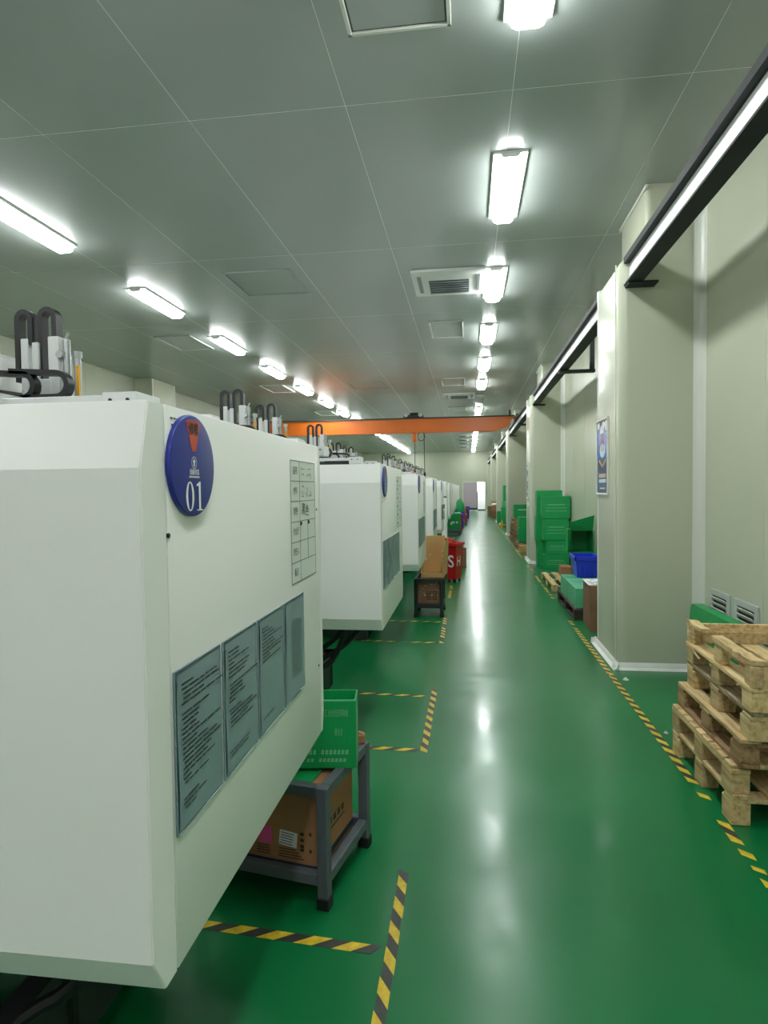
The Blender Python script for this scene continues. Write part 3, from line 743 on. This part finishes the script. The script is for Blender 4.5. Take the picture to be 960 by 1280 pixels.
def near_boxes():
    c, s = math.cos(RZ), math.sin(RZ)
    def at(u, v): return (-.56+u*c-v*s, 2.35+u*s+v*c)
    # green carton on top
    x, y = -.662, 2.60
    t = carton('green_carton', 'open green plastic carton with white lettering, on the stand behind sign 01', 'carton', (x, y, .49), (.36, .14, .288), 'green_box', .12, open_top=True)
    G().span((-.18, -.0705, .283), (.18, -.064, .289)).obj('rim', 'green_light', t)
    for z, s_, w_, hh, cx in ((.232, '汇合创宏翔精敏', .10, .034, .098), (.152, '通化总', .036, .034, .106)):
        o = text(s_, hh, 'print_green', 'lettering', t, (cx, -.0712, z), FACE_Y, w_)
    g = G()
    for z, h_, x0 in ((.068, .018, -.02), (.034, .014, -.03)):
        for i in range(10):
            if i == 2: continue
            g.span((x0+.017*i, -.0716, z-h_/2), (x0+.017*i+.012, -.0704, z-h_*.1)); g.span((x0+.017*i+.002, -.0716, z), (x0+.017*i+.013, -.0704, z+h_/2))
    g.obj('small_print', 'print_green', t)['kind'] = 'stuff'
    # cardboard box on the shelf
    x, y = at(-.30, .25)
    t = carton('cardboard_box', 'brown cardboard box with a white label on the shelf of the stand behind sign 01', 'box', (x, y, .0935), (.46, .40, .372), 'cardboard', RZ)
    G().box((0, 0, .034), (.462, .402, .026)).obj('printed_band', 'teal', t)
    T9 = Matrix.Rotation(.09, 4, 'Y')
    lb = G().box((.105, -.2008, .142), (.08, .0012, .062), rot=T9).obj('address_label', 'paper', t)
    g = G()
    for i in range(5): g.box((.103-.002*i, -.2016, .164-.011*i), (.058-.006*(i % 2), .0006, .003), rot=T9)
    g.obj('printed_text', 'print_black', lb)['kind'] = 'stuff'
    G().box((.0, -.2008, .145), (.06, .0012, .075)).obj('pink_slip', 'pink', t)
    g = G()
    for i in range(4): g.box((.1+.006*i, -.2006, .098-.011*i), (.075+.014*i, .0008, .0035))
    for i in range(4): g.box((-.01, -.2006, .098-.011*i), (.06, .0008, .0035))
    for z in (.17, .145, .12, .105): g.box((.168, -.2006, z), (.016, .0008, .012))
    for z in (.175, .105): g.box((.205, -.2006, z), (.01, .0008, .014))
    for i in range(5): g.box((.2306, -.10+.045*i, .16), (.0008, .026, .028))
    g.box((.2306, 0, .128), (.0008, .2, .008))
    g.obj('printed_text', 'print_dark', t)['kind'] = 'stuff'
    G().span((-.225, -.2042, .215), (.212, -.2005, .368), bevel=.0015).obj('flap', 'cardboard', t)
    G().span((.2305, -.19, .225), (.234, .19, .368), bevel=.0015).obj('flap', 'cardboard', t)
    x, y = at(-.31, .24)
    tag(G().box((0, 0, .004), (.42, .34, .007), bevel=.002).obj('green_sheet', 'green_box', None, (x, y, .468), (0, 0, RZ)), 'flat green plastic sheet lying on the brown box under the stand rails', 'sheet')
    x, y = at(-.035, .465)
    g = G(); g.box((0, 0, .022), (.046, .042, .044), bevel=.005); g.box((.006, -.0, .045), (.024, .024, .007), rot=Matrix.Rotation(.3, 4, 'Y'))
    tag(g.obj('cardboard_block', 'cardboard', None, (x, y, .49), (0, 0, .3)), 'small crumpled brown cardboard block on the corner of the stand behind sign 01', 'block')
near_boxes()
# second stand with the tall carton
table('dark steel stand holding a tall open carton behind the third machine', (-.33, 8.03, 0), 0, .38, .55, .50, .14, m='base')
t = thing('cardboard_box', 'tall open cardboard carton standing on the dark stand before the red bin', 'box', (-.475, 8.32, .502))
G().span((-.15, -.2, 0), (.15, .2, .008)).obj('bottom', 'card_pale', t)
G().span((-.15, .192, .008), (.15, .2, .52), bevel=.002).obj('back_panel', 'card_pale', t)
g = G(); g.prism([(-.2, .008), (-.2, .34), (-.12, .46), (.2, .5), (.2, .008)], 0, -.006, 0); g.obj('side_panel', 'card_pale', t, (.155, 0, 0), (0, .05, -.12))
g = G(); g.prism([(-.2, .008), (-.2, .42), (.2, .52), (.2, .008)], 0, -.006, 0); g.obj('side_panel', 'card_pale', t, (-.15, 0, 0), (0, -.03, .04))
G().span((-.15, -.2, .008), (.15, -.194, .06), bevel=.002).obj('front_lip', 'card_pale', t)
g = G()
for x, z in ((.11, .31), (.115, .24), (.118, .17), (-.1, .2), (-.05, .26)): g.cyl((x, .19, z), (x, .193, z), .008, 8)
g.obj('white_spots', 'paper', t)['kind'] = 'stuff'
t = carton('cardboard_box', 'grime-spotted cardboard box with four dark prints under the tall open carton', 'box', (-.52, 8.30, .17), (.29, .44, .28), 'card_old', 0)
g = G()
for i in range(2):
    for j in range(2):
        cx, cz = .0+.075*i, .055+.065*j
        g.box((cx, -.2206, cz), (.05, .001, .01)); g.box((cx, -.2206, cz+.035), (.05, .001, .01)); g.box((cx-.02, -.2206, cz+.018), (.01, .001, .03)); g.box((cx+.02, -.2206, cz+.018), (.01, .001, .03))
g.obj('printed_marks', 'print_dark', t)
rr = random.Random(3); g = G()
for i in range(22): g.box((rr.uniform(-.13, .13), -.2204, rr.uniform(.1, .27)), (rr.uniform(.004, .018), .0008, .004), rot=Matrix.Rotation(rr.uniform(-1, 1), 4, 'Y'))
g.obj('white_flecks', 'paper', t)

def wheel_bin(label, loc, rotz, m='red_plastic', letters=True):
    t = thing('wheeled_bin', label, 'bin', loc, rotz, 'red bins by the aisle' if m == 'red_plastic' else None)
    a, b, A_, B_ = .075, .14, .1, .18                       # half sizes at foot and at rim
    def ring(hx, hy, z): return [(-hx, -hy, z), (hx, -hy, z), (hx, hy, z), (-hx, hy, z)]
    g = G()
    A, B, C, D = [[g.bm.verts.new(p) for p in q] for q in (ring(a, b, .06), ring(A_, B_, .66), ring(A_-.007, B_-.007, .66), ring(a-.007, b-.007, .075))]
    for i in range(4):
        j = (i+1) % 4
        g.bm.faces.new((A[i], A[j], B[j], B[i])); g.bm.faces.new((B[i], B[j], C[j], C[i])); g.bm.faces.new((C[i], C[j], D[j], D[i]))
    g.bm.faces.new(A[::-1]); g.bm.faces.new(D); g.obj('body', m, t)
    g = G()
    for s in (-1, 1):
        g.box((s*(A_+.008), 0, .675), (.03, 2*B_+.045, .06), bevel=.006); g.box((0, s*(B_+.008), .675), (2*A_+.045, .03, .06), bevel=.006)
    g.obj('rim', m, t)
    for sx in (-1, 1):
        for sy in (-1, 1): G().cyl((sx*.055-.012, sy*.1, .03), (sx*.055+.012, sy*.1, .03), .03, 12).obj('caster', 'black', t)
    if letters:
        f = (.37-.06)/.6
        text('S', .30, 'print_white', 'lettering', t, (0, -(b+(B_-b)*f)-.003, .37), (math.pi/2+math.atan((B_-b)/.6), 0, 0), .11, bold=.004)
        text('H', .24, 'print_white', 'lettering', t, (a+(A_-a)*f+.003, -.02, .37), (math.pi/2+math.atan((A_-a)/.6), 0, math.pi/2), .16, bold=.004)
    return t
wheel_bin('red wheeled bin with a big white S, beside the tall open carton', (-.262, 11.15, 0), -.345)
wheel_bin('plain red bin standing right behind the red bin lettered S', (-.42, 11.95, 0), -.2, letters=False)
carton('cardboard_box', 'low cardboard box on the floor behind the red bins', 'box', (-.28, 13.3, 0), (.4, .5, .42), 'card_old', .1)
# far left rows
table('dark stand under the far green carton', (-.3, 22.4, 0), 0, .5, .6, .2, .08)
t = carton('green_carton', 'green carton with white scraps on it, far along the machine row', 'carton', (-.52, 22.7, .2), (.46, .55, .58), 'green_box', 0)
scr = [(-.08, .24), (-.02, .25), (.1, .25), (-.1, .2)]
g = G()
for x, z in scr: g.box((x, -.2765, z), (.07, .003, .07), rot=Matrix.Rotation(x*9, 4, 'Y'))
g.obj('white_sticker', 'paper', t)
wheel_bin('narrow red bin beside the far green carton', (-.33, 23.55, 0), 0, letters=False)
wheel_bin('blue bin behind the narrow red bin', (-.29, 25.3, 0), 0, m='blue', letters=False)
table('low dark stand under the rounded green heap', (-.1, 28.0, 0), 0, .6, .7, .5, .1)
t = thing('green_sack', 'rounded heap of green sheeting on a stand, farthest along the machine row', 'sack', (-.4, 28.4, .502))
g = G(); bm = bmesh.new(); bmesh.ops.create_uvsphere(bm, u_segments=20, v_segments=12, radius=1)
for v in bm.verts: v.co = Vector((v.co.x*.26*(1-.25*max(0, v.co.z)), v.co.y*.3, max(-.25, v.co.z)*.52+.152)) + Vector((.015*math.sin(9*v.co.y), 0, .02*math.sin(11*v.co.x)))
g.merge(bm); g.obj('sheeting', 'green_box', t); G().box((.02, 0, .69), (.12, .1, .05), bevel=.02).obj('knot', 'card_pale', t)
wheel_bin('red bin at the far end of the machine row', (-.14, 30.2, 0), 0, letters=False)
wheel_bin('blue bin at the far end of the machine row', (-.06, 33.0, 0), 0, m='blue', letters=False)
# control box on the fifth machine
t = thing('control_cabinet', 'narrow white control cabinet with a round-topped head beside the sixth machine', 'cabinet', (-.46, 14.55, 0))
G().span((-.16, -.2, .0), (-.04, .2, 1.45), bevel=.01).obj('body', 'machine', t); G().box((-.1, 0, 1.64), (.14, .3, .36), bevel=.04, seg=4).obj('head', 'white', t)
G().span((-.155, -.19, 1.45), (-.045, .19, 1.48)).obj('neck', 'steel_dark', t); G().span((-.115, -.204, 1.2), (-.085, -.2, 1.3)).obj('switch', 'black', t); G().span((-.108, -.203, .95), (-.092, -.2, 1.15)).obj('slot', 'grille', t)

# ------------------------------------------------------------------ pallets on the right
def pallet(label, loc, rotz, sx, sy, wood='wood', h=.14, n_deck=5, deck='y', bottom=True, group=None, wood2=None, parts=None, skip=()):
    """block pallet; origin at its aisle-side near corner, runs to +x and +y; deck boards run along deck"""
    t = thing('wooden_pallet', label, 'pallet', loc, rotz, group); w2 = wood2 or wood
    bt = .02; bw = .09; zb = bt if bottom else 0; bh = h-bt*2-zb
    for i, x in enumerate((bw/2, sx/2, sx-bw/2)):
        if bottom: piece('runner_board', (bw, sy, bt), w2, t, (x, sy/2, bt/2))
        for y in (.065, sy/2, sy-.065): piece('block', (bw, .12, bh), w2, t, (x, y, zb+bh/2), bevel=.004)
    zt = zb+bh
    if deck == 'y':
        for y in (.05, sy/2, sy-.05): piece('cross_board', (sx, .095, bt), w2, t, (sx/2, y, zt+bt/2))
        for i in range(n_deck):
            if i in skip: continue
            x = .05+(sx-.1)*i/(n_deck-1); piece('deck_board', (.092, sy, bt), wood, t, (x, sy/2, zt+bt*1.5))
    else:
        for x in (bw/2, sx/2, sx-bw/2): piece('cross_board', (bw, sy, bt), w2, t, (x, sy/2, zt+bt/2))
        for i in range(n_deck):
            y = .05+(sy-.1)*i/(n_deck-1); piece('deck_board', (sx, (sy-.1)/(n_deck-1)*.8, bt), wood, t, (sx/2, y, zt+bt*1.5), (0, 0, 0), .004)
    return t
GP = 'stack of wooden pallets by the wall'
PX0 = 1.258
pallet('pale pine pallet at the bottom of the tall stack', (PX0, 3.19, 0), 0.0, .76, .90, 'wood', .152, 5, 'y', bottom=False, group=GP)
pallet('pine pallet with a row of board ends, second from the bottom of the stack', (PX0+.0, 3.2, .152), 0.0, .76, .90, 'wood', .142, 9, 'x', bottom=False, group=GP)
pallet('brown weathered pallet, third from the bottom of the stack', (PX0+.03, 3.17, .294), -.0, .72, .92, 'wood', .142, 5, 'y', bottom=True, group=GP, wood2='wood_brown')
pallet('grey weathered pallet, fourth from the bottom of the stack', (PX0+.06, 3.14, .436), -.02, .69, .93, 'wood_grey', .142, 5, 'y', bottom=False, group=GP, wood2='wood')
def top_pallet():
    """upturned, broken pallet on top"""
    t = thing('wooden_pallet', 'broken upturned pine pallet with splintered boards on top of the stack', 'pallet', (PX0+.06, 3.13, .578), -.02, GP)
    sx, sy = .68, .95
    for x in (.045, .34, .635):
        for y in (.06, sy/2, sy-.06): piece('block', (.09, .11, .10), 'wood', t, (x, y, .05), bevel=.004)
    for x in (.045, .34, .635): piece('deck_board', (.1, sy, .018), 'wood', t, (x, sy/2, .109))
    for x in (.19, .49): piece('deck_board', (.1, sy, .018), 'wood_brown', t, (x, sy/2, .109))
    for y in (.05, sy/2-.02, sy-.05): piece('upright_block', (.045, .11, .105), 'wood', t, (.03, y, .171), bevel=.005)
    # far side plank pair
    piece('side_plank', (sx, .022, .105), 'wood', t, (sx/2, sy-.02, .18)); piece('side_plank', (sx, .03, .07), 'wood', t, (sx/2, sy-.045, .153))
    piece('side_plank', (sx, .022, .105), 'wood', t, (sx/2, .012, .17))
    def splinter(y0, y1, z, seed, w=.06):
        rr = random.Random(seed); n = 10; g = G(); rows = []
        for i in range(n+1):
            u = i/n; y = y0+(y1-y0)*u; a = rr.uniform(-.006, .006); zz = z+rr.uniform(-.004, .004)
            l = .0+a; r = w*(1-.25*rr.random())
            rows.append([g.bm.verts.new(p) for p in ((l, y, zz-.012), (r, y, zz-.012), (r, y+rr.uniform(-.01, .01), zz+.012), (l, y+rr.uniform(-.01, .01), zz+.012))])
        for p, q in zip(rows, rows[1:]):
            for j in range(4): g.bm.faces.new((p[j], p[(j+1) % 4], q[(j+1) % 4], q[j]))
        g.bm.faces.new(rows[0][::-1]); g.bm.faces.new(rows[-1]); return g
    splinter(sy-.26, sy, .236, 1, .062).obj('broken_board', 'wood', t)
    splinter(.0, sy/2+.05, .236, 2, .07).obj('broken_board', 'wood', t)
    g = G(); g.prism([(sy-.02, .1), (sy-.25, .072), (sy-.10, .112)], 0, -.012, .0); g.obj('split_end', 'wood', t)
top_pallet()
# green panel against the wall behind the stack
t = thing('green_folded_box', 'folded green plastic box leaning on the wall below the louvre vents', 'box', (1.93, 4.86, 0), 0)
g = G(); pr = [(0, 0), (.86, 0), (.86, .56), (.84, .62), (.80, .645), (0, .645)]
g.prism(pr, 0, -.03, .06); g.obj('body', 'green_box', t); G().span((-.032, .02, .05), (-.030, .84, .06)).obj('fold_line', 'green_light', t)
for i, (a, b) in enumerate(((5.242, 5.654), (4.748, 5.155))):
    t = thing('louvre_vent', 'grey louvred wall vent behind the pallet stack, %s' % ('beside the column' if i == 0 else 'farther from the column'), 'vent', (XR, (a+b)/2, .67))
    w = b-a; h = .235
    g = G()
    for s in (-1, 1):
        g.box((-.008, s*(w/2-.03), 0), (.016, .06, h), bevel=.003); g.box((-.008, 0, s*(h/2-.025)), (.016, w-.11, .05), bevel=.003)
    g.obj('frame', 'vent', t); G().span((-.003, -w/2+.055, -h/2+.045), (0, w/2-.055, h/2-.045)).obj('backing', 'black', t)
    for k in range(3): piece('louvre', (.006, w-.13, .04), 'trim', t, (-.014, 0, -.045+.045*k), (0, -.7, 0), .001)
# posters on the columns
def poster(y, z, label, w=.53, h=.76, lite=False):
    t = thing('poster', label, 'poster', (1.335, y, z), 0, 'framed posters on the columns'); e = .02
    g = G()
    for s in (-1, 1):
        g.box((-.008, s*(w/2-e/2), 0), (.016, e, h), bevel=.003); g.box((-.008, 0, s*(h/2-e/2)), (.016, w-2*e, e), bevel=.003)
    g.obj('frame', 'trim', t)
    X = -.006; w -= .05; h -= .05
    def q(y0, y1, z0, z1, x=-.0064): return [(x, y0*w, z0*h), (x, y1*w, z0*h), (x, y1*w, z1*h), (x, y0*w, z1*h)]
    G().span((-.006, -w/2, -h*.02), (-.002, w/2, h/2)).obj('upper_print', 'poster_blue', t); G().span((-.006, -w/2, -h/2), (-.002, w/2, -h*.02)).obj('lower_print', 'poster_navy', t)
    X = -.0064
    g = G(); rr = random.Random(2)
    for i in range(9):
        cy, cz, r = rr.uniform(-.38, .38)*w, (.34+.12*rr.random())*h, rr.uniform(.05, .1)*w
        g.bm.faces.new([g.bm.verts.new((X-.0001*i, cy+r*1.5*math.cos(2*math.pi*k/12), cz+r*math.sin(2*math.pi*k/12))) for k in range(12)])
    g.obj('cloud_print', 'print_white', t)
    g = G(); g.bm.faces.new([g.bm.verts.new((X, .26*w*math.cos(2*math.pi*k/20), .09*h+.1*h*math.sin(2*math.pi*k/20))) for k in range(20)]); g.obj('pale_disc', 'pale_blue', t)
    g = G(); g.quad(q(-.12, -.04, .08, .3, X-.0004)); g.quad(q(.06, .11, .08, .3, X-.0004)); g.obj('red_streak', 'sign_red', t)
    g = G()
    for s in (-1, 1): g.quad([(X, s*.03*w, -.11*h), (X, s*.3*w, -.03*h), (X, s*.34*w, -.05*h), (X, s*.03*w, -.15*h)])
    g.obj('gold_wings', 'gold', t)
    g = G(); g.quad(q(-.34, .34, -.29, -.235)); g.obj('text_block', 'poster_tan', t)
    g = G(); g.quad(q(-.34, .34, -.36, -.31)); g.quad(q(-.25, .25, -.45, -.43)); g.obj('text_block', 'pale_blue', t)
poster(6.52, 1.955, 'framed blue poster on the nearest clad column')
poster(COLS[2]+.6, 1.8, 'framed blue poster on the second clad column', .4, .76)
t = thing('wall_socket', 'small white socket under the poster on the second clad column', 'socket', (1.335, COLS[2]+.5, 1.28))
G().box((-.01, 0, 0), (.02, .09, .09), bevel=.006).obj('plate', 'white', t); G().box((-.022, 0, 0), (.006, .03, .02)).obj('slot', 'grille', t)

# bay behind the nearest column
t = carton('cardboard_box', 'tall narrow cardboard box with a newspaper on top, by the nearest column', 'box', (1.46, 7.62, 0), (.17, .55, .525), 'card_old', -.03)
G().span((.0, -.277, .25), (.012, -.275, .5)).obj('slit', 'print_dark', t)
t = thing('newspaper', 'printed white newspaper sheet lying on the tall narrow cardboard box', 'newspaper', (1.46, 7.62, .531), -.03)
G().box((0, 0, .004), (.2, .5, .006), rot=Matrix.Rotation(.0, 4, 'X')).obj('sheet', 'paper', t)
g = G(); rr = random.Random(9)
for i in range(18): g.box((rr.uniform(-.07, .07), rr.uniform(-.2, .2), .0076), (rr.uniform(.02, .06), .02, .0008))
g.obj('printed_text', 'print_black', t)['kind'] = 'stuff'
pallet('dark low pallet under the pale green cartons', (1.29, 7.98, 0), 0, .6, 1.5, 'wood_dark', .14, 5, 'y')
for i, y in enumerate((8.37, 9.03)):
    carton('green_carton', ('pale-topped green carton on the dark pallet, beside the newspaper', 'pale-topped green carton on the dark pallet, under the blue crate')[i], 'carton', (1.57, y, .14), (.50, .64, .25), 'green_light', 0, tape_m='green_box' if i else 'film')
def crate(label, loc, rotz, sx, sy, sz, m, tilt=(0, 0)):
    t = thing('plastic_crate', label, 'crate', loc, rotz); t.rotation_euler = (tilt[0], tilt[1], rotz)
    g = G(); k = .82
    def ring(f, z, d=0): return [g.bm.verts.new((a*(sx/2*f-d), b*(sy/2*f-d), z)) for a, b in ((-1, -1), (1, -1), (1, 1), (-1, 1))]
    A, B, C, D = ring(k, 0), ring(1, sz), ring(1, sz, .008), ring(k, .01, .008)
    for i in range(4):
        j = (i+1) % 4
        for p, q in ((A, B), (B, C), (C, D)): g.bm.faces.new((p[i], p[j], q[j], q[i]))
    g.bm.faces.new(A[::-1]); g.bm.faces.new(D); g.obj('body', m, t)
    g = G()
    for s in (-1, 1): g.box((s*sx/2, 0, sz-.03), (.03, sy+.03, .06), bevel=.005); g.box((0, s*sy/2, sz-.03), (sx+.03, .03, .06), bevel=.005)
    g.obj('rim', m, t)
    for s in (-.3, -.1, .1, .3):
        piece('rib', (.012, .02, sz*.75), m, t, (s*sx, -sy/2*.93, sz*.42), (-.1, 0, 0))
    return t
crate('bright blue tapered plastic crate standing on the pale green carton', (1.625, 9.17, .395), .0, .32, .45, .30, 'blue')
pallet('small pine pallet with wide gaps, lying on the floor past the blue crate', (1.30, 10.15, 0), 0, .62, 1.5, 'wood', .115, 4, 'y', bottom=False)
carton('cardboard_box', 'small cardboard box on the small pine pallet', 'box', (1.655, 11.15, .115), (.18, .3, .18), 'cardboard', 0)
carton('green_carton', 'green carton on the small pine pallet, under the open-mouthed carton', 'carton', (1.895, 10.95, .116), (.28, .5, .445), 'green_box', 0, print_rows=2)
t = thing('green_sheet', 'green plastic panel leaning on the wall between the blue crate and the small pine pallet', 'panel', (1.86, 9.74, 0))
G().prism([(0, 0), (.03, 0), (.17, 1.0), (.14, 1.0)], 1, 0, .36).obj('panel', 'green_box', t); G().prism([(-.002, 0), (0, 0), (.14, 1.0), (.138, 1.0)], 1, .17, .18).obj('fold_line', 'green_light', t)
t = thing('green_carton', 'large green carton on its side with its dark open mouth facing the aisle end', 'carton', (1.855, 10.95, .563), 0)
sx, sy, sz = .36, .5, .38; g = G()
g.span((-sx/2, -sy/2, 0), (sx/2, sy/2, .008)); g.span((-sx/2, -sy/2, sz-.008), (sx/2, sy/2, sz)); g.span((-sx/2, -sy/2, .008), (-sx/2+.008, sy/2, sz-.008)); g.span((sx/2-.008, -sy/2, .008), (sx/2, sy/2, sz-.008)); g.span((-sx/2, sy/2-.008, .008), (sx/2, sy/2, sz-.008))
g.obj('body', 'green_box', t)
g = G(); v = [(-sx/2-.05, -sy/2-.1, sz+.13), (sx/2, -sy/2-.1, sz+.25), (sx/2, -sy/2, sz), (-sx/2, -sy/2, sz)]
V = [g.bm.verts.new(p) for p in v]; U = [g.bm.verts.new((p[0], p[1]+.006, p[2]+.003)) for p in v]
g.bm.faces.new(V); g.bm.faces.new(U[::-1])
for k in range(4): g.bm.faces.new((V[k], U[k], U[(k+1) % 4], V[(k+1) % 4]))
g.obj('flap', 'green_box', t)
g = G(); g.prism([(-sx/2-.07, -sy/2-.14), (-sx/2-.065, -sy/2-.145), (-sx/2+.004, -sy/2), (-sx/2-.002, -sy/2)], 2, .02, sz+.02); g.obj('flap', 'green_box', t)
GS = 'green cartons stacked at the second column'
for lab, x, y, z, sx, sy, sz in (('green carton at the bottom of the stack in front of the second column', 1.76, 13.22, 0, .5, .42, .28),
        ('green carton second from the bottom in front of the second column', 1.78, 13.22, .285, .44, .42, .29),
        ('green carton third from the bottom in front of the second column', 1.75, 13.22, .58, .5, .42, .44),
        ('green carton on top of the stack in front of the second column', 1.76, 13.22, 1.025, .56, .42, .45),
        ('green carton at the bottom of the rear stack touching the second column', 1.68, 13.62, 0, .5, .36, .52),
        ('green carton in the middle of the rear stack touching the second column', 1.66, 13.62, .525, .52, .36, .52),
        ('green carton on top of the rear stack touching the second column', 1.68, 13.62, 1.05, .52, .36, .54)):
    rz = random.uniform(-.03, .03)
    t = carton('green_carton', lab, 'carton', (x, y, z), (sx, sy, sz), 'green_box', rz, print_rows=3 if y < 13.4 else 0, group=GS)
    if y < 13.4 and sz > .4: G().span((-sx/2, -sy/2-.004, sz*.62), (sx/2, -sy/2-.0005, sz*.63)).obj('lid_edge', 'green_light', t)
# bay behind the second column
carton('cardboard_box', 'small cardboard box with a white label behind the second column', 'box', (1.38, 16.4, 0), (.2, .36, .17), 'card_pale', 0)
carton('cardboard_box', 'flat cardboard box on the floor before the wood pile behind the second column', 'box', (1.42, 17.6, 0), (.26, .4, .1), 'cardboard', .1)
for i, (x, y, z, sx, sy, sz, lab) in enumerate(((1.55, 18.1, .12, .34, .5, .42, 'green carton on the floor pallet behind the second column'), (1.80, 17.5, .0, .3, .5, .9, 'upright green carton against the wall behind the second column'), (1.55, 18.15, .545, .3, .45, .28, 'smaller green carton on top of another behind the second column'))):
    carton('green_carton', lab, 'carton', (x, y, z), (sx, sy, sz), 'green_box', .03*i, group=None)
pallet('low pallet under the green carton behind the second column', (1.33, 17.82, 0), 0, .62, .8, 'wood_brown', .12, 4, 'y')
for i in range(5):
    pallet('brown pallet in the far pile behind the second column, %s from the floor' % ORD[i], (1.31+.015*i, 19.6, .142*i), 0, .66, 1.1, 'wood_brown', .142, 4, 'y', bottom=False, group='far pallet pile')
carton('green_carton', 'wide green carton on top of the far pallet pile', 'carton', (1.68, 20.2, .71), (.56, .7, .42), 'green_box', 0, print_rows=1, print_m='print_white')
# third bay and beyond
carton('green_carton', 'tall green carton stood on end beyond the third column', 'carton', (1.62, 27.5, 1.1), (.3, .5, .66), 'green_box', 0)
carton('green_carton', 'pale green carton in the middle of the tower beyond the third column', 'carton', (1.6, 27.5, .84), (.36, .5, .25), 'green_light', 0)
carton('green_carton', 'large green carton at the foot of the tower beyond the third column', 'carton', (1.6, 27.5, .1), (.44, .6, .73), 'green_box', 0)
pallet('pale pallet under the tower of green cartons beyond the third column', (1.3, 26.9, 0), 0, .7, 1.2, 'wood', .099, 4, 'y', bottom=False)
carton('green_carton', 'leaning green carton at the aisle side of the far tower', 'carton', (1.46, 28.9, .0), (.24, .5, .6), 'green_box', .3)
t = thing('spray_bottle', 'yellow-green bottle on the floor by the far tower of cartons', 'bottle', (1.36, 26.5, 0)); G().cyl((0, 0, 0), (0, 0, .24), .05, 12).obj('body', 'yellow', t); G().cyl((0, 0, .24), (0, 0, .32), .03, 10, .015).obj('cap', 'print_green', t)
crate('blue plastic crate by the fourth column', (1.42, 29.4, 0), 0, .2, .4, .35, 'blue')
for i, (x, y, z, s, m, lab) in enumerate(((1.5, 35.0, 0, (.5, .6, .4), 'card_old', 'cardboard box at the bottom of the far right heap'), (1.46, 35.1, .405, (.42, .5, .25), 'cardboard', 'cardboard box on the far right heap'), (1.45, 37.0, 0, (.6, .6, .6), 'card_old', 'large cardboard box at the back of the far right heap'), (1.5, 37.0, .605, (.3, .4, .3), 'card_pale', 'pale cardboard box topping the far right heap'))):
    carton('cardboard_box', lab, 'box', (x, y, z), s, m, .1*i)
t = thing('white_bag', 'crumpled white bag on the far right heap of boxes', 'bag', (1.4, 35.05, .657)); g = G(); bm = bmesh.new(); bmesh.ops.create_icosphere(bm, subdivisions=2, radius=1); rr = random.Random(4)
for v in bm.verts: v.co = Vector((v.co.x*.2, v.co.y*.22, (v.co.z+.9)*.09))*rr.uniform(.85, 1.05); v.co.z = max(0, v.co.z)
g.merge(bm); g.obj('film', 'paper', t)
